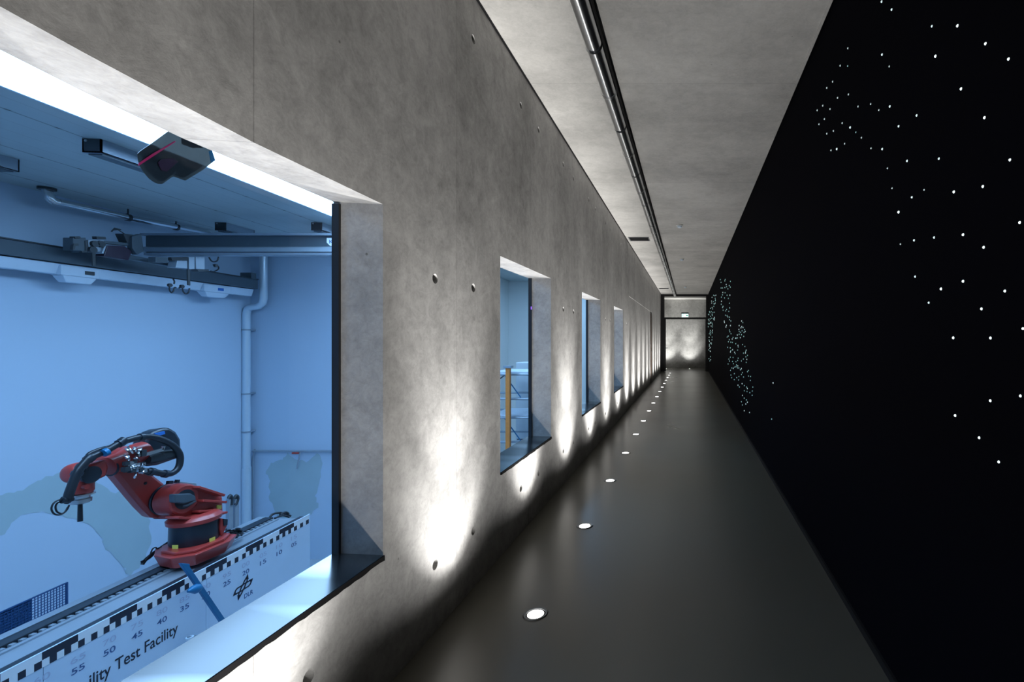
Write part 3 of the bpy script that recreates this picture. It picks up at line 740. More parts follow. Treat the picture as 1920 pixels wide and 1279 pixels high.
# ------------------------------------------------------------------ crane runway, trunking, bridge, carriage, hoist
rb = empty('runway_beam', (-7.8, 6, EYE + 1), 'long dark grey crane rail beam mounted along the lab wall', 'beam')
def rail_x(y, off): return wx(y) + off
y0r, y1r = 3.0, P(470, 530, 8.1).y
ht, hb_ = EYE + 1.095, EYE + .925
bm = BM()
prism(bm, [(rail_x(y0r, .36), y0r, ht), (rail_x(y0r, .22), y0r, ht), (rail_x(y0r, .22), y0r, hb_), (rail_x(y0r, .36), y0r, hb_)], (-.136 * (y1r - y0r), y1r - y0r, 0)); obj('beam', bm, M_grey, rb, bevel=.004)
bm = BM(); prism(bm, [(rail_x(y0r, .375), y0r, ht + .016), (rail_x(y0r, .2), y0r, ht + .016), (rail_x(y0r, .2), y0r, ht + .001), (rail_x(y0r, .375), y0r, ht + .001)], (-.136 * (y1r - y0r), y1r - y0r, 0)); obj('rail_cap', bm, M_dark, rb)
bm = BM(); box(bm, rail_x(y1r, .20), rail_x(y1r, .40), y1r - .18, y1r - .08, ht, ht + .11); obj('end_stop', bm, M_grey, rb)
for yy in (4.2, 5.9, 7.6, 8.9):
    bm = BM(); box(bm, wx(yy) + .003 , rail_x(yy, .22), yy - .05, yy + .05, hb_ + .03, ht - .03); obj('wall_bracket', bm, M_grey, rb)
ct2 = empty('cable_trunking', (-7.8, 6, EYE + .8), 'long white cable trunking under the crane rail beam', 'trunking')
tb, tt = EYE + .79, EYE + .915
bm = BM(); prism(bm, [(rail_x(y0r, .30), y0r, tt), (rail_x(y0r, .16), y0r, tt), (rail_x(y0r, .16), y0r, tb), (rail_x(y0r, .26), y0r, tb)], (-.136 * (y1r - y0r - .02), y1r - y0r - .02, 0)); obj('duct', bm, M_white, ct2, bevel=.006)
for yy in (3.6, 5.2, 6.8, 8.4):
    bm = BM(); box(bm, wx(yy) + .003, rail_x(yy, .16), yy - .03, yy + .03, tb + .03, tt - .03); obj('wall_bracket', bm, M_grey2, ct2)
def jbox(px0, px1, Dd, lab, lblue):   # sleeve boxes fixed on the trunking
    ya, yb = F * Dd / (VX - px0), F * Dd / (VX - px1)
    xa = rail_x(ya, .32); bm = BM()
    zt_, zm, zb = EYE + .90, EYE + .78, EYE + .70
    prism(bm, [(xa, ya, zt_), (xa - .15, ya, zt_), (xa - .15, ya, zm), (xa, ya, zm)], (-.136 * (yb - ya), yb - ya, 0)); e = obj('junction_box', bm, M_white, ct2, bevel=.008); e['label'] = lab
    bm = BM(); q = [(xa - .005, ya + .02, zm - .001), (xa - .145, ya + .02, zm - .001), (xa - .145 - .136 * (yb-ya), yb - .02, zm - .001), (xa - .005 - .136 * (yb-ya), yb - .02, zm - .001)]
    prism(bm, q, (0, 0, -(zm - zb)), s=.72); obj('lower_cover', bm, M_white, e, bevel=.008)
    bm = BM(); yl = ya + (yb - ya) * (.72 if not lblue else .6); xx = rail_x(yl, .323)
    box(bm, xx - .012, xx + .006, yl - .05, yl + .05, zm + .035, zm + .08); obj('label', bm, M_bluelabel if lblue else M_dark, e)
jbox(120, 200, 7.55, 'white box with a black plug window on the trunking, the nearer one at left', False)
jbox(372, 430, 7.95, 'white box with a blue label on the trunking near the corner of the lab', True)

yb_ = 7.0
br_ = empty('bridge_crane', (-5, yb_, EYE + 1.4), 'pale two-tone bridge crane beam spanning the lab under the ceiling', 'crane')
zt1, zt2, zt3, zt4, zt5 = [EYE + (VY - q) * yb_ / F for q in (437, 441, 461, 472, 478)]
xa_, xb2 = PZ(262, 450, yb_).x, XB - .02
bm = BM(); box(bm, xa_, xb2, yb_, yb_ + .16, zt2, zt1); obj('top_flange', bm, M_grey2, br_)
bm = BM(); box(bm, xa_ + .02, xb2, yb_ + .06, yb_ + .1, zt3, zt2); obj('web', bm, M_grey, br_)
bm = BM(); prism(bm, [(xa_, yb_ + .06, zt3), (xa_, yb_ + .02, zt3 - .02), (xa_, yb_, zt4), (xa_, yb_ + .16, zt4), (xa_, yb_ + .14, zt3 - .02), (xa_, yb_ + .1, zt3)], (xb2 - xa_, 0, 0)); obj('lower_flange', bm, M_grey2, br_)
bm = BM(); box(bm, xa_ + .04, xb2, yb_ + .015, yb_ + .145, zt5, zt4 - .012); box(bm, xa_ + .04, xb2, yb_ + .05, yb_ + .11, zt4 - .012, zt4); obj('running_rail', bm, M_grey2, br_)
lb = PZ(612, 447, yb_ + .055)
bm = BM(); zc0, zc1 = PZ(0, 446, yb_ + .05).z, PZ(0, 461, yb_ + .05).z; x0_, x1_ = PZ(612, 0, yb_ + .05).x, PZ(648, 0, yb_ + .05).x
prism(bm, [(x0_, yb_ + .056, zc0), (x1_, yb_ + .056, zc0), (x1_, yb_ + .056, zc1), (x0_ + .05, yb_ + .056, zc1), (x0_, yb_ + .056, zc1 + .05)], (0, .003, 0)); obj('capacity_label', bm, M_paperwhite, br_)

def text_mesh(body, bold=0.0):
    cu = bpy.data.curves.new('t', 'FONT'); cu.body = body; cu.size = 1; cu.offset = bold; cu.extrude = 0
    o = bpy.data.objects.new('t', cu); C.objects.link(o)
    dg = bpy.context.evaluated_depsgraph_get(); me = bpy.data.meshes.new_from_object(o.evaluated_get(dg))
    vs = [v.co.copy() for v in me.vertices]; fs = [tuple(p.vertices) for p in me.polygons]
    bpy.data.objects.remove(o); bpy.data.curves.remove(cu); bpy.data.meshes.remove(me)
    return vs, fs
def put_text(name, body, fn, w_, h_, m, parent, bold=0.0, label=None, cap=.73):
    vs, fs = text_mesh(body, bold)
    x0 = min(v.x for v in vs); x1 = max(v.x for v in vs)
    bm = BM(); nv = [bm.verts.new(fn((v.x - x0) / (x1 - x0) * w_, v.y / cap * h_)) for v in vs]
    for f in fs:
        try: bm.faces.new([nv[i] for i in f])
        except ValueError: pass
    o = obj(name, bm, m, parent)
    if label: o['label'] = label
    return o
put_text('label_lettering', 'KG', lambda u, v: Vector((PZ(617, 0, yb_ + .05).x + u, yb_ + .0535, PZ(0, 456.5, yb_ + .05).z + v)), .13, .055, M_inkgrey, br_, .01)

ec = empty('crane_end_carriage', (-7.6, 6.3, EYE + 1.2), 'grey end carriage with motor boxes riding on the crane rail at left', 'crane carriage')
def K(x, y, d): return P(120 + x / 6.4, 420 + y / 6.4, d)
De = 7.3
def kprism(pts, d, t, name, m, bev=.006):
    bm = BM(); prism(bm, [K(x, y, d) for x, y in pts], (-t * .7, 0, 0)); return obj(name, bm, m, ec, bevel=bev)
kprism([(110,165),(265,165),(280,340),(210,345),(200,320),(110,320)], De, .18, 'control_box', M_grey)
kprism([(130,150),(200,150),(205,175),(135,178)], De - .01, .1, 'box_cap', M_dark)
kprism([(118,235),(175,235),(178,265),(140,262),(125,310),(105,305)], De - .006, .05, 'cable_gland', M_dark, 0)
kprism([(255,200),(285,200),(285,335),(215,345),(212,325),(258,318)], De - .008, .05, 'side_bracket', M_dark, 0)
kprism([(290,190),(480,190),(500,330),(300,340)], De, .14, 'gearbox', M_grey2)
for cx, cy in ((355, 240), (430, 240), (330, 310)):
    bm = BM(); lathe(bm, K(cx, cy, De - .002), (1, 0, 0), [(0, .04), (.03, .038)], 20); obj('wheel', bm, M_dark, ec, smooth=True)
kprism([(390,150),(500,155),(505,185),(395,182)], De, .08, 'top_plate', M_dark, 0)
kprism([(520,255),(730,265),(820,330),(775,435),(480,385)], De - .02, .16, 'motor_cover', mat('dark_violet_cover', (.025, .012, .03), .35))
kprism([(455,350),(490,262),(515,255),(480,360)], De - .03, .16, 'motor_end_plate', M_grey2)
kprism([(710,115),(845,130),(790,225),(760,225)], De - .02, .16, 'gusset_plate', M_dark)
kprism([(820,150),(930,120),(960,330),(880,370),(820,290)], De - .05, .1, 'end_plate', M_grey)
kprism([(480,200),(900,240),(900,275),(480,235)], De, .1, 'link_beam', M_grey)
bm = BM(); tube(bm, [K(570, 90, De), K(610, 50, De), K(680, 70, De)], .008, 8); tube(bm, [K(590, 70, De), K(640, 65, De)], .01, 8); tube(bm, [K(640, 65, De), K(760, 140, De)], .006, 8); obj('cable', bm, M_dark, ec)
kprism([(800,370),(1330,480),(1330,520),(780,420)], De, .12, 'travel_beam', M_grey)
kprism([(340,340),(380,340),(380,500),(345,500)], De - .05, .02, 'drop_bracket', M_dark, 0)

ho = empty('chain_hoist', (-5.9, 6.6, EYE + 1.0), 'small grey chain hoist trolley with looped cables hanging under the bridge beam', 'hoist')
Dh = 5.95 * 1.19
def hprism(pts, t, name, m, d=Dh):
    bm = BM(); prism(bm, [K(x, y, d) for x, y in pts], (-t, 0, 0)); return obj(name, bm, m, ho, bevel=.004)
hprism([(1100,395),(1250,400),(1250,470),(1100,460)], .1, 'trolley_arm', M_grey)
hprism([(1285,400),(1490,398),(1490,435),(1300,440)], .1, 'trolley_plate', M_dark)
hprism([(1360,440),(1480,440),(1480,535),(1340,525)], .12, 'trolley_box', M_grey2)
hprism([(1500,395),(1570,395),(1570,540),(1500,545)], .1, 'hoist_body', M_grey2)
hprism([(1580,395),(1690,395),(1690,545),(1585,540)], .14, 'hoist_drum', M_grey2)
hprism([(1590,540),(1740,545),(1740,572),(1620,575)], .1, 'lower_plate', M_dark)
hprism([(1485,540),(1515,540),(1518,740),(1490,735)], .02, 'hook_block', M_dark, Dh - .02)
bm = BM()
for arc_ in ([(1740,400),(1765,440),(1800,455),(1840,440),(1855,395)], [(1790,490),(1850,510),(1850,545),(1800,570),(1760,565)], [(1270,735),(1265,790),(1290,825),(1315,800),(1325,765),(1345,765)], [(1380,770),(1415,750),(1430,810),(1465,840),(1500,815),(1505,770)], [(1310,660),(1325,690),(1320,720)]):
    tube(bm, [K(x, y, Dh - .03) for x, y in arc_], .009, 8, True, 0, 3)
obj('cable_loops', bm, M_rubber, ho, smooth=True)
bm = BM()
for cx, cy in ((1270, 735), (1415, 750), (1820, 500)): lathe(bm, K(cx, cy, Dh - .03), (1, 0, 0), [(-.015, .024), (.015, .024)], 14)
obj('cable_clips', bm, M_rubber, ho)

# ------------------------------------------------------------------ rail track, board
def bx(y): return -(4.446 + .084 * y)
def xo(y, off): return bx(y) - off
def strip_prism(bm, y0, y1, o0, o1, z0, z1, mi=0):
    prism(bm, [(xo(y0, o0), y0, z0), (xo(y0, o1), y0, z0), (xo(y0, o1), y0, z1), (xo(y0, o0), y0, z1)], (-.084 * (y1 - y0), y1 - y0, 0), mi)
ZT = EYE - 2.3
YA, YB_ = 2.6, 6.3
rt = empty('linear_rail_track', (-5.1, 4.5, ZF), 'long raised steel floor track with toothed rack that the red robot stands on', 'rail track')
bm = BM(); strip_prism(bm, YA, YB_, .05, .60, ZT - .12, ZT - .035); obj('deck', bm, M_grey2, rt)
bm = BM(); strip_prism(bm, YA, YB_ - .05, .40, .58, ZT - .035, ZT); obj('rear_rail', bm, M_drum, rt, bevel=.004)
bm = BM(); strip_prism(bm, YA, YB_ - .05, .50, .585, ZT + .0005, ZT + .005); obj('rear_rail_cap', bm, M_grey2, rt)
bm = BM(); strip_prism(bm, YA, YB_ - .03, .015, .075, ZT - .035, ZT + .002); obj('front_rail', bm, M_drum, rt)
bm = BM(); strip_prism(bm, YA, YB_ - .05, .33, .365, ZT - .035, ZT - .02)
y = YA
while y < YB_ - .1:
    strip_prism(bm, y, y + .03, .365, .398, ZT - .035, ZT - .012); y += .062
obj('toothed_rack', bm, M_grey2, rt)
bm = BM()
for yy in (2.8, 3.9, 5.0, 6.1): strip_prism(bm, yy, yy + .16, .12, .52, ZF + .001, ZT - .12)
obj('pedestals', bm, M_grey, rt)
bm = BM(); tube(bm, [P(505, 972, 5.42), P(512, 964, 5.42), P(528, 962, 5.40), P(545, 968, 5.36)], .014, 10, True, 0, 4); tube(bm, [P(515, 972, 5.35), P(530, 967, 5.35), P(543, 970, 5.3)], .012, 10, True, 0, 4)
tube(bm, [P(525, 966, 5.38), P(535, 961, 5.38), P(541, 964, 5.36)], .016, 10, True, 0, 4); obj('cable_chain', bm, M_rubber, rt, smooth=True)

mb = empty('measuring_board', (-4.8, 4.6, ZF), 'long white board with checkered scale, numbers and black lettering below the red robot', 'board')
YE_ = 6.355
zb0 = EYE - 3.55
for k, (ya, yb) in enumerate(((2.5, 3.552), (3.556, 4.86), (4.864, YE_))):
    bm = BM(); strip_prism(bm, ya, yb, 0, .012, zb0, ZT + .004); obj('panel', bm, M_board, mb)
bm = BM()
for yy in (2.9, 4.2, 5.6): strip_prism(bm, yy, yy + .05, .013, .05, ZF + .001, ZT - .05)
obj('posts', bm, M_grey, mb)
def bp(y, z, o=-.0015): return Vector((bx(y) - o, y, z))
UT = [(80, 2.62), (70, 3.09), (60, 3.545), (55, 3.77), (50, 3.99), (45, 4.205), (40, 4.42), (35, 4.635), (30, 4.86), (25, 5.10), (20, 5.34), (15, 5.58), (10, 5.825), (5, 6.065), (0, 6.33), (-5, 6.6)]
def uy(u):
    for (a, ya), (b, yb) in zip(UT, UT[1:]):
        if a >= u >= b: return ya + (yb - ya) * (a - u) / (a - b)
    return YE_
# checker: a white/black band over alternating squares
c_h = .055
cells = []
for u in range(78, -1, -1):
    ya, yb = uy(u + 1), uy(u)
    if yb > YE_ - .02: continue
    q = u % 10
    top_black = 5 <= q or False
    cells.append((ya, yb, u, top_black))
bmB, bmW = BM(), BM()
def cell(bm, ya, yb, z0, z1): face(bm, [bp(ya, z0), bp(yb, z0), bp(yb, z1), bp(ya, z1)])
for ya, yb, u, tb_ in cells:
    cell(bmB if tb_ else bmW, ya, yb, ZT - c_h, ZT + .002)
    sqb = (u % 2 == 0)
    if tb_: cell(bmB if sqb else bmW, ya, yb, ZT - 2 * c_h, ZT - c_h)
    else: cell(bmB if sqb else bmW, ya, yb, ZT - 2 * c_h, ZT - c_h)
obj('scale_squares', bmB, M_ink, mb); o = obj('scale_blanks', bmW, M_paperwhite, mb)
for u in range(65, 0, -5):
    yc = uy(u) + .0; wdt = .10
    if yc - .06 < YA: continue
    s1 = '%02d' % u; s2 = str(120 - u)
    zc = ZT - 2 * c_h - .10
    put_text('numeral', s2[-2:], lambda a, b, yc=yc, zc=zc: bp(yc - .05 + a, zc + b), wdt, .05, M_inkfade, mb, .0)
    put_text('numeral', s1, lambda a, b, yc=yc, zc=zc: bp(yc - .045 + a, zc - .085 + b), wdt - .01, .05, M_inkgrey, mb, .01)
put_text('lettering', 'ility Test Facility', lambda a, b: bp(3.845 + a, EYE - 2.768 + b), .725, .102, M_ink, mb, .012, 'black lettering')
def lp(x, y):
    px, py = 420 + x / 16, 1060 + y / 16
    yy = 4.446 / ((VX - px) / F - .084); return Vector((bx(yy) + .0018, yy, EYE + (VY - py) * yy / F))
def stroke(bm, pts, w0, w1=None):
    w1 = w1 or w0; n = len(pts)
    for i in range(n - 1):
        (x0, y0), (x1, y1) = pts[i], pts[i+1]; d = math.hypot(x1-x0, y1-y0); nx, ny = -(y1-y0)/d, (x1-x0)/d
        ex_, ey_ = (x1-x0)/d*5, (y1-y0)/d*5; wd = w0 / 2
        face(bm, [lp(x0+nx*wd-ex_, y0+ny*wd-ey_), lp(x1+nx*wd+ex_, y1+ny*wd+ey_), lp(x1-nx*wd+ex_, y1-ny*wd+ey_), lp(x0-nx*wd-ex_, y0-ny*wd-ey_)])
bm = BM()
S1 = [(290,900),(350,750),(400,690),(500,630),(600,555),(720,490),(820,430)]
S3 = [(700,320),(600,490),(565,580),(520,650),(480,770),(440,850),(440,980)]
rot = lambda s: [(1130 - x, 1320 - y) for x, y in s]
for s in (S1, rot(S1), S3, rot(S3)): stroke(bm, s, 38)
for t in ([(712,250),(620,430),(735,420)], [(875,380),(760,440),(790,520)]):
    face(bm, [lp(*q) for q in t]); face(bm, [lp(1130 - q[0], 1320 - q[1]) for q in t])
o = obj('emblem', bm, M_ink, mb); o['label'] = 'black star-like line emblem'
ya_l = lp(600, 1000).y
bz = lambda a: lp(600, 1010).z + (lp(870, 870).z - lp(600, 1010).z) * a / .13 * 0
put_text('emblem_lettering', 'DLR', lambda a, b: bp(ya_l + a, lp(600, 1020).z + .004 + b), lp(870, 870).y - ya_l, .05, M_inkgrey, mb, .02, 'dark blue letters')

# blue bar clamped in front of the board
bb = empty('blue_bar', (-4.7, 4.7, -1.2), 'slanting blue metal bar with a clamp knob in front of the measuring board', 'bar')
def Q(x, y, d): return P(330 + x / 6.73, 1030 + y / 6.73, d)
Db = 4.74
bm = BM(); prism(bm, [Q(x, y, Db) for x, y in ((65,175),(175,185),(180,225),(640,905),(585,945),(545,880),(160,310),(100,235))], (-.03, 0, 0)); obj('bar', bm, M_blue, bb, bevel=.004)
bm = BM(); tube(bm, [Q(290, 490, Db - .02), Q(250, 500, Db - .02), Q(200, 510, Db - .02), Q(150, 535, Db - .02)], [.035, .045, .032, .012], 14); obj('knob', bm, M_blue, bb, smooth=True)
bm = BM(); tube(bm, [Q(590, 925, Db - .01), Q(625, 925, Db - .01)], .014, 10); obj('end_tip', bm, mat('orange_tip', (.8, .25, .12), .5), bb)
wb = empty('wall_bracket', (-4.7, 4.6, -1.6), 'small grey angle bracket low on the measuring board', 'bracket')
bm = BM(); beam(bm, Q(150, 1110, 4.77), Q(400, 1080, 4.77), .02, .02); beam(bm, Q(175, 1110, 4.77), Q(180, 1215, 4.77), .03, .03, (1, 0, 0)); obj('bracket_bar', bm, M_grey2, wb)
bm = BM(); tube(bm, [Q(175, 1105, 4.77), Q(175, 1135, 4.77)], .03, 10); obj('bracket_knob', bm, M_white, wb)

# wire mesh panel
wm = empty('wire_mesh_panel', (-6.2, 4.5, -2.8), 'blue wire mesh panel standing behind the track at the left edge of the big window', 'mesh panel')
pe, ps = P(125, 1093, 6.3), 3.3
top = pe.z; xs = lambda y: -6.3 + (pe.y - y) * .16
bm = BM(); n1 = 0; yy = ps
while yy <= pe.y: beam(bm, (xs(yy), yy, top - 1.1), (xs(yy), yy, top), .005, .005, (1, 0, 0)); yy += .026
zz = top
while zz > top - 1.1: beam(bm, (xs(ps), ps, zz), (xs(pe.y), pe.y, zz), .005, .005); zz -= .026
obj('wire_grid', bm, M_mesh, wm)
bm = BM(); beam(bm, (xs(pe.y), pe.y, ZF + .001), (xs(pe.y), pe.y, top + .005), .014, .014, (1, 0, 0)); beam(bm, (xs(ps), ps, ZF + .001), (xs(ps), ps, top + .005), .014, .014, (1, 0, 0)); beam(bm, (xs(ps), ps, top), (xs(pe.y), pe.y, top), .012, .012)
obj('frame', bm, M_mesh, wm)
bm = BM(); ym = P(62, 1120, 6.25).y; yn = P(42, 1120, 6.25).y; xq = .012
face(bm, [(xs(3.4) - xq, 3.4, top - 1.1), (xs(ym) - xq, ym, top - 1.1), (xs(ym) - xq, ym, top), (xs(3.4) - xq, 3.4, top)]); obj('backing_sheet', bm, mat('blue_sheet', (.05, .16, .36), .6), wm)

# ------------------------------------------------------------------ robot
ro = empty('industrial_robot', (-5.3, 5.1, ZT), 'red six-axis industrial robot arm with black hoses standing on the floor track', 'robot')
def R_(cx, cy, d): return P(80 + cx / 4.126, 780 + cy / 4.126, d)
zp0, zp1 = ZT + .008, ZT + .135
plan = [(-5.36, 4.84), (-5.12, 4.77), (-4.95, 4.86), (-4.93, 5.2), (-5.02, 5.38), (-5.34, 5.42), (-5.5, 5.2), (-5.5, 4.98)]
bm = BM(); prism(bm, [(x, y, zp1) for x, y in plan], (0, 0, -(zp1 - zp0)), s=.84); obj('base_plate', bm, M_red, ro, bevel=.012)
bm = BM(); prism(bm, [(-5.22 + (x + 5.22) * .82, 5.10 + (y - 5.10) * .82, zp1 + .03) for x, y in plan], (0, 0, -.03)); obj('base_ring', bm, M_red, ro, bevel=.008)
dc = Vector((-5.235, 5.12, 0))
z_a, z_b = zp1 + .03, EYE - 1.93
bm = BM(); lathe(bm, (dc.x, dc.y, z_a), (0, 0, 1), [(0, .185), (.02, .194), (z_b - z_a, .19)], 48); dr = obj('base_drum', bm, M_drum, ro, smooth=True)
for px_, py_ in ((1030, 1020), (1318, 962)):
    q = R_(px_, py_, 5.1); v = Vector((q.x - dc.x, q.y - dc.y, 0))
    best = None
    for k in range(360):
        t = math.radians(k); p = Vector((dc.x + .195 * math.cos(t), dc.y + .195 * math.sin(t), 0))
        if (p.x / p.y) and p.y < dc.y + .1:
            pxx = VX + F * p.x / p.y
            if abs(pxx - (80 + px_ / 4.126)) < 1.5 and (best is None or p.y < best.y): best = p
    if best:
        n_ = (best - Vector((dc.x, dc.y, 0))).normalized(); s_ = Vector((-n_.y, n_.x, 0)); zz = EYE + (VY - (780 + py_ / 4.126)) * best.y / F
        bm = BM(); c0 = Vector((best.x, best.y, zz)); prism(bm, [c0 + s_*a + Vector((0, 0, b)) for a, b in ((-.03,-.028),(.03,-.028),(.03,.028),(-.03,.028))], n_ * .002); obj('warning_sticker', bm, M_yellow, dr)
bm = BM(); lathe(bm, (dc.x, dc.y, z_b), (0, 0, 1), [(0, .19), (.012, .212), (.05, .216), (.075, .19), (.09, .16)], 48); obj('turntable', bm, M_red, ro, smooth=True)
# rotating column: housing cylinder along X with ribs to the right
sc_c = R_(1100, 645, 5.2)
bm = BM(); lathe(bm, sc_c, (-1, 0, 0), [(0, .105), (-.004, .135), (.005, .15), (.05, .158), (.165, .158), (.18, .145)], 48)
obj('shoulder_housing', bm, M_red, ro, smooth=True)
bm = BM(); prism(bm, [R_(x, y, 5.22) for x, y in ((1150,545),(1230,570),(1360,615),(1392,660),(1385,740),(1330,790),(1200,800),(1040,800),(1000,760),(1100,740),(1190,690),(1200,600))], (-.05, 0, 0)); obj('column_web', bm, M_red, ro, bevel=.008)
bm = BM()
for a, b in (((1195,655),(1380,668)), ((1165,740),(1330,728)), ((1160,550),(1365,615)), ((1000,785),(1180,805)), ((1180,805),(1385,745))):
    beam(bm, R_(a[0], a[1], 5.2) , R_(b[0], b[1], 5.2), .14, .025, (0, 0, 1))
obj('column_ribs', bm, M_red, ro, bevel=.006)
bm = BM(); prism(bm, [R_(x, y, 5.33) for x, y in ((960,800),(1400,755),(1395,620),(1200,560),(960,620))], (-.16, 0, 0)); obj('column_block', bm, M_red, ro, bevel=.02)
bm = BM(); prism(bm, [R_(x, y, 5.17) for x, y in ((1350,690),(1385,690),(1382,722),(1350,722))], (-.01, 0, 0)); obj('warning_sticker', bm, M_yellow, ro)
bm = BM(); lathe(bm, sc_c + Vector((-.01, 0, 0)), (1, 0, 0), [(-.02, .1), (.014, .098), (.016, .08)], 36); mt = obj('shoulder_motor', bm, M_drum, ro, smooth=True)
bm = BM(); prism(bm, [R_(x, y, 5.15) for x, y in ((1020,605),(1150,600),(1185,620),(1190,655),(1100,680),(1020,670))], (-.06, 0, 0)); obj('motor_box', bm, M_grey, mt, bevel=.01)
bm = BM(); tube(bm, [R_(1090, 700, 5.16), R_(1130, 690, 5.13), R_(1180, 660, 5.14)], .012, 8, True, 0, 3); obj('motor_cable', bm, M_rubber, mt)
bm = BM()
for a, b in (((965,515),(1000,512)), ((1030,505),(1050,505)), ((1230,565),(1250,570))): beam(bm, R_(a[0], a[1], 5.3), R_(b[0], b[1], 5.3), .03, .03)
obj('bolt_heads', bm, M_drum, ro)
bm = BM(); prism(bm, [R_(x, y, 5.36) for x, y in ((1060,505),(1190,520),(1200,555),(1060,540))], (-.12, 0, 0)); obj('top_cover', bm, M_grey2, ro, bevel=.006)
# joint ring + lower arm
jr = Vector((-5.385, sc_c.y, sc_c.z))
bm = BM(); lathe(bm, jr, (-1, 0, 0), [(0, .15), (.012, .156), (.024, .15)], 48); obj('joint_ring', bm, M_drum, ro, smooth=True)
bm = BM()
low = [(548,435),(600,395),(720,372),(800,400),(870,460),(945,520),(985,600),(985,700),(950,780),(900,800),(850,785),(780,715),(700,620),(620,520)]
prism(bm, [R_(x, y, 5.41) for x, y in low], (-.13, 0, 0), s=.94); obj('lower_arm', bm, M_red, ro, smooth=True, bevel=.035)
bm = BM(); lathe(bm, R_(795, 522, 5.409), (1, 0, 0), [(-.004, .016), (.003, .014)], 14); obj('plug', bm, M_drum, ro)
# elbow and upper arm
bm = BM(); lathe(bm, R_(700, 330, 5.25), (-1, 0, 0), [(0, .10), (.01, .115), (.26, .115), (.27, .1)], 36); obj('elbow_joint', bm, M_red, ro, smooth=True)
bm = BM(); tube(bm, [R_(790, 262, 5.25), R_(760, 275, 5.25), R_(700, 300, 5.25), R_(615, 350, 5.25), R_(500, 390, 5.25)], [.085, .092, .095, .088, .082], 28); obj('upper_arm', bm, M_red, ro, smooth=True)
bm = BM(); tube(bm, [R_(520, 392, 5.25), R_(505, 397, 5.25)], .086, 28); obj('arm_collar', bm, M_drum, ro, smooth=True)
bm = BM()
fa = [(500,335),(350,385),(310,420),(295,465),(310,510),(345,525),(395,515),(500,465),(515,400)]
prism(bm, [R_(x, y, 5.17) for x, y in fa], (-.17, 0, 0), s=.93); obj('forearm', bm, M_red, ro, smooth=True, bevel=.03)
bm = BM(); lathe(bm, R_(374, 455, 5.17), (1, 0, 0), [(-.01, .072), (.008, .072), (.014, .06)], 32); obj('wrist_cover', bm, M_drum, ro, smooth=True)
bm = BM(); lathe(bm, R_(420, 435, 5.17), (1, 0, 0), [(-.01, .02), (.005, .018)], 14); obj('cover_bolt', bm, M_drum, ro)
bm = BM(); tube(bm, [R_(345, 430, 5.30), R_(270, 440, 5.30), R_(215, 447, 5.30), R_(190, 450, 5.30), R_(178, 452, 5.30)], [.09, .09, .08, .066, .035], 24, True, 0, 2); obj('wrist_housing', bm, M_red, ro, smooth=True)
bm = BM(); tube(bm, [R_(310, 470, 5.26), R_(300, 540, 5.26), R_(296, 575, 5.26), R_(292, 600, 5.26)], [.07, .075, .078, .065], 24); obj('wrist', bm, M_red, ro, smooth=True)
bm = BM(); lathe(bm, R_(338, 548, 5.17), (1, 0, 0), [(-.02, .022), (.006, .02)], 14); obj('wrist_boss', bm, M_red, ro)
fc = R_(290, 600, 5.26)
bm = BM(); lathe(bm, fc, (0, 0, -1), [(0, .085), (.012, .088), (.02, .06), (.04, .055), (.045, .068), (.075, .066), (.085, .05)], 32); obj('tool_flange', bm, M_steel, ro, smooth=True)
bm = BM(); tube(bm, [fc + Vector((0, 0, -.08)), fc + Vector((0, 0, -.24))], [.014, .017], 14); obj('tool_rod', bm, M_rubber, ro, smooth=True)
# rear motors
bm = BM()
rear = [(815,150),(870,115),(930,92),(985,85),(1040,120),(1075,180),(1080,260),(1060,330),(1000,350),(900,385),(800,395),(780,330),(790,230)]
prism(bm, [R_(x, y, 5.24) for x, y in rear], (-.16, 0, 0), s=.9); obj('motor_housing', bm, M_drum, ro, smooth=True, bevel=.03)
for cx, cy, l_ in ((890, 325, .09), (990, 300, .1)):
    bm = BM(); tube(bm, [R_(cx - 85, cy + 12, 5.19), R_(cx - 75, cy + 10, 5.19), R_(cx + 40, cy - 8, 5.19)], [.045, .05, .05], 20); obj('motor', bm, M_dark, ro, smooth=True)
bm = BM(); beam(bm, R_(790, 300, 5.12), R_(930, 258, 5.12), .02, .03); beam(bm, R_(925, 262, 5.12), R_(935, 235, 5.12), .02, .02, (1, 0, 0)); beam(bm, R_(735, 310, 5.12), R_(795, 275, 5.12), .02, .02); obj('hose_bracket', bm, M_steel, ro)
bm = BM(); prism(bm, [R_(x, y, 5.235) for x, y in ((860,135),(935,118),(940,140),(870,160))], (.012, 0, 0)); obj('blue_label', bm, M_bluelabel, ro)
# valve and fitting cluster at the elbow
bm = BM(); rr = random.Random(4)
for _ in range(26):
    cx, cy = rr.uniform(630, 790), rr.uniform(250, 440); dx, dy = rr.uniform(-40, 40), rr.uniform(-50, 50)
    tube(bm, [R_(cx, cy, 5.16 + rr.uniform(-.05, .02)), R_(cx + dx * .6, cy + dy * .6, 5.10), R_(cx + dx, cy + dy, 5.14)], rr.choice((.005, .007, .009)), 7, True, 0, 3)
for _ in range(9):
    q = R_(rr.uniform(640, 780), rr.uniform(260, 430), 5.13); s_ = rr.uniform(.012, .024); box(bm, q.x - s_, q.x + s_, q.y - s_, q.y + s_, q.z - s_, q.z + s_)
obj('valve_fittings', bm, M_steel, ro)
bm = BM()
for _ in range(10):
    q = R_(rr.uniform(640, 790), rr.uniform(260, 440), 5.12); s_ = rr.uniform(.012, .022); box(bm, q.x - s_, q.x + s_, q.y - s_, q.y + s_, q.z - s_, q.z + s_)
obj('valve_blocks', bm, M_dark, ro)
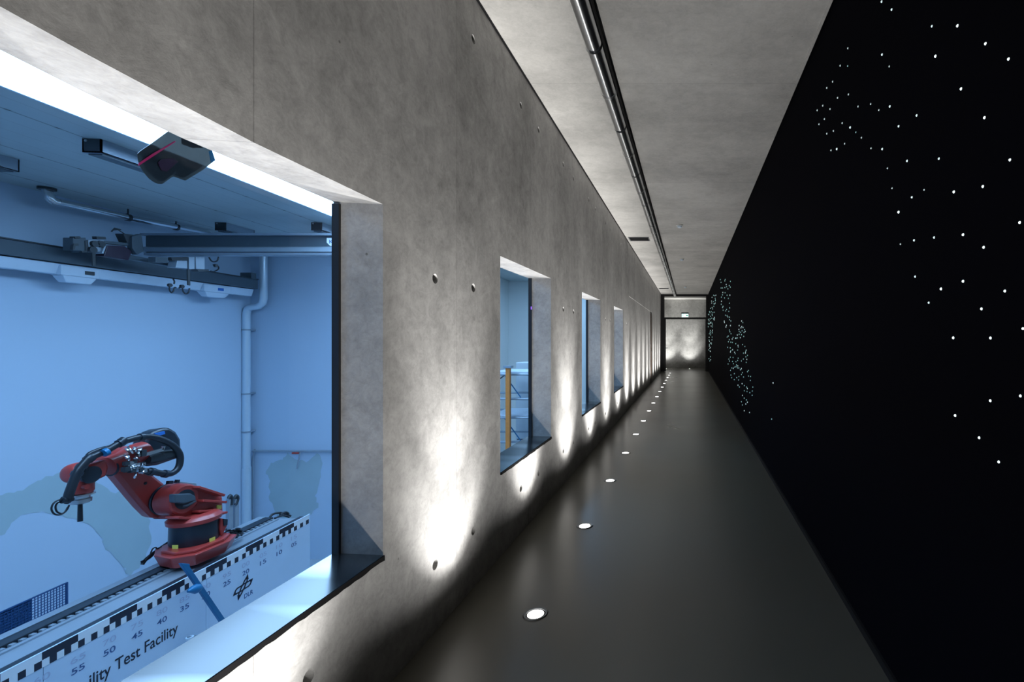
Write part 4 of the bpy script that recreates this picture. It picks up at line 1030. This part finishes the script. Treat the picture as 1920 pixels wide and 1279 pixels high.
def hose(name, pts, r, d, m=M_rubber):
    bm = BM(); tube(bm, [R_(x, y, d if len(q) == 0 else q[0]) for x, y, *q in pts], r, 14, True, 0, 5); return obj(name, bm, m, ro, smooth=True)
hose('main_hose', [(350,330),(420,300),(500,265),(570,225),(640,195),(720,172),(800,160),(880,170),(960,200),(1020,240),(1060,300),(1060,370),(1035,420),(985,448),(920,445),(850,432),(800,428)], .028, 5.13)
hose('upper_hose', [(350,310),(370,290),(430,265),(500,245),(560,235),(620,190)], .018, 5.17)
hose('wrist_hose', [(350,335),(310,380),(275,425),(250,480),(225,545),(205,600),(195,640)], .030, 5.12)
hose('hose_coupling', [(225,640),(190,650),(150,655)], .024, 5.12)
hose('loop_cable', [(180,655),(130,650),(85,675),(68,720),(90,758),(130,765),(170,745),(195,705)], .006, 5.12)
hose('loop_cable', [(160,665),(120,670),(100,700),(110,740),(150,755),(185,730),(205,690)], .006, 5.13)
for i, (x, y, tx, ty) in enumerate(((600,210,16,-8),(480,275,16,-8),(300,395,-10,14),(265,445,-8,14),(760,165,14,-2),(950,448,14,2),(840,432,14,2),(180,650,-8,4),(620,195,12,-8),(360,330,14,-12))):
    bm = BM(); tube(bm, [R_(x - tx, y - ty, 5.13), R_(x + tx, y + ty, 5.13)], .037, 14); obj('hose_clamp', bm, M_drum, ro, smooth=True)
bm = BM(); tube(bm, [R_(470, 290, 5.10), R_(500, 275, 5.10)], .034, 14); obj('hose_tag', bm, M_blue, ro, smooth=True)
bm = BM(); beam(bm, R_(765, 160, 5.13), R_(765, 138, 5.13), .03, .03, (1, 0, 0)); obj('hose_saddle', bm, M_drum, ro)
# cabling at the foot of the robot
hose('foot_cable', [(770,1150,5.5),(800,1110,5.5),(860,1060,5.5),(930,1010,5.5),(975,980,5.5)], .016, 5.5)
hose('foot_cable', [(765,1130,5.5),(830,1095,5.5),(880,1040,5.5),(900,1025,5.48)], .012, 5.5)
hose('foot_cable', [(830,1080,5.5),(850,1030,5.5),(880,1020,5.5),(870,1060,5.5)], .006, 5.5)
bm = BM(); prism(bm, [R_(x, y, 5.05) for x, y in ((1380,790),(1430,800),(1430,850),(1390,930),(1375,880))], (-.12, 0, 0)); obj('connector_block', bm, M_red, ro, bevel=.01)
bm = BM(); prism(bm, [R_(x, y, 5.04) for x, y in ((1400,795),(1432,800),(1430,845),(1405,850))], (-.08, 0, 0)); obj('connector_cap', bm, M_drum, ro)
bm = BM()
for _ in range(14):
    cx, cy = rr.uniform(1400, 1520), rr.uniform(870, 935)
    tube(bm, [R_(cx, cy, 5.2), R_(cx + rr.uniform(-40, 40), cy + rr.uniform(-20, 20), 5.12), R_(cx + rr.uniform(-40, 40), cy + rr.uniform(-10, 30), 5.2)], .013, 8, True, 0, 3)
obj('plug_cables', bm, M_rubber, ro, smooth=True)

# grey twin posts behind the track
tp = empty('twin_post', (-6.3, 6.7, -2.8), 'pair of short grey posts with bent tops standing behind the track right of the robot', 'post')
for cx, c2 in ((1445, 0), (1492, 1)):
    a = R_(cx, 640, 6.3)
    bm = BM(); beam(bm, (a.x, a.y, ZF + .001), a, .06, .05, (1, 0, 0)); pst = obj('post', bm, M_grey2, tp, bevel=.006)
    bm = BM(); tube(bm, [R_(cx - 8, 640, 6.28), R_(cx + 6, 615, 6.28), R_(cx + 18, 640, 6.28), R_(cx + (0 if c2 else 14), 690, 6.28)], .02, 10, True, 0, 3); obj('post_hook', bm, M_dark, pst, smooth=True)

# ------------------------------------------------------------------ scaffold tower and brown post behind the second window
st = empty('scaffold_tower', (-3.9, 10.3, ZF), 'pale steel scaffold tower seen through the second window', 'scaffold')
zlv = [EYE - q * 9.8 / F for q in (66, 112, 147, 193, 240, 290, 340)]
xs0, xs1, ya_, yb3 = -4.35, -3.0, 9.8, 10.9
for x in (xs0, xs1):
    for y in (ya_, yb3):
        bm = BM(); tube(bm, [(x, y, ZF + .001), (x, y, zlv[0] + .12)], .024, 10); obj('upright', bm, M_grey2, st, smooth=True)
for k, z in enumerate(zlv):
    bm = BM(); tube(bm, [(xs0, ya_, z), (xs1, ya_, z)], .026, 8); tube(bm, [(xs0, yb3, z), (xs1, yb3, z)], .02, 8)
    tube(bm, [(xs0, ya_, z), (xs0, yb3, z)], .02, 8); tube(bm, [(xs1, ya_, z), (xs1, yb3, z)], .02, 8)
    obj('rung_frame', bm, M_grey2, st, smooth=True)
    if k % 2 == 0:
        bm = BM(); box(bm, xs0 + .3, xs1 - .03, ya_ + .06, yb3 - .06, z + .02, z + .045); obj('platform', bm, M_white, st)
for k in (0, 2, 4):
    bm = BM(); tube(bm, [PZ(947, 0, 9.75).to_2d().to_3d() * 0 + Vector((PZ(946, 0, 9.75).x, 9.77, zlv[k] - .02)), Vector((PZ(976, 0, 9.75).x, 9.77, zlv[k + 1] + .03))], .012, 8); obj('brace', bm, M_blue, st, smooth=True)
    bm = BM(); tube(bm, [(xs0, ya_, zlv[k + 1]), (xs0 + .32, yb3, zlv[k])], .014, 8); obj('brace', bm, M_dark, st, smooth=True)
bpst = empty('brown_post', (-3.83, 10.2, ZF), 'orange-brown square post standing inside the scaffold behind the second window', 'post')
xq = PZ(953, 0, 9.6).x; 
bm = BM(); box(bm, xq - .042, xq + .042, 9.56, 9.64, ZF + .001, EYE - (690 - VY) * 9.6 / F); obj('shaft', bm, M_wood, bpst, bevel=.004)
bm = BM(); box(bm, xq - .075, xq + .075, 9.53, 9.67, EYE - (690 - VY) * 9.6 / F, EYE - (686 - VY) * 9.6 / F); obj('cap', bm, M_grey2, bpst)
fr_ = empty('rack_panel', (-3.3, 11.3, -2.8), 'pale blue-grey cabinet standing behind the scaffold tower', 'cabinet')
x0_, x1_ = PZ(967, 0, 11.3).x, PZ(1000, 0, 11.3).x
bm = BM(); box(bm, x0_, x1_, 11.3, 11.8, ZF + .001, EYE - (680 - VY) * 11.3 / F); obj('body', bm, mat('blue_grey_cabinet', (.6, .66, .7), .5), fr_, bevel=.01)
bm = BM()
for j in range(6): box(bm, x0_ + .03, x1_ - .03, 11.295, 11.3, -2.6 + j * .55, -2.58 + j * .55)
obj('drawer_gap', bm, M_dark, fr_)
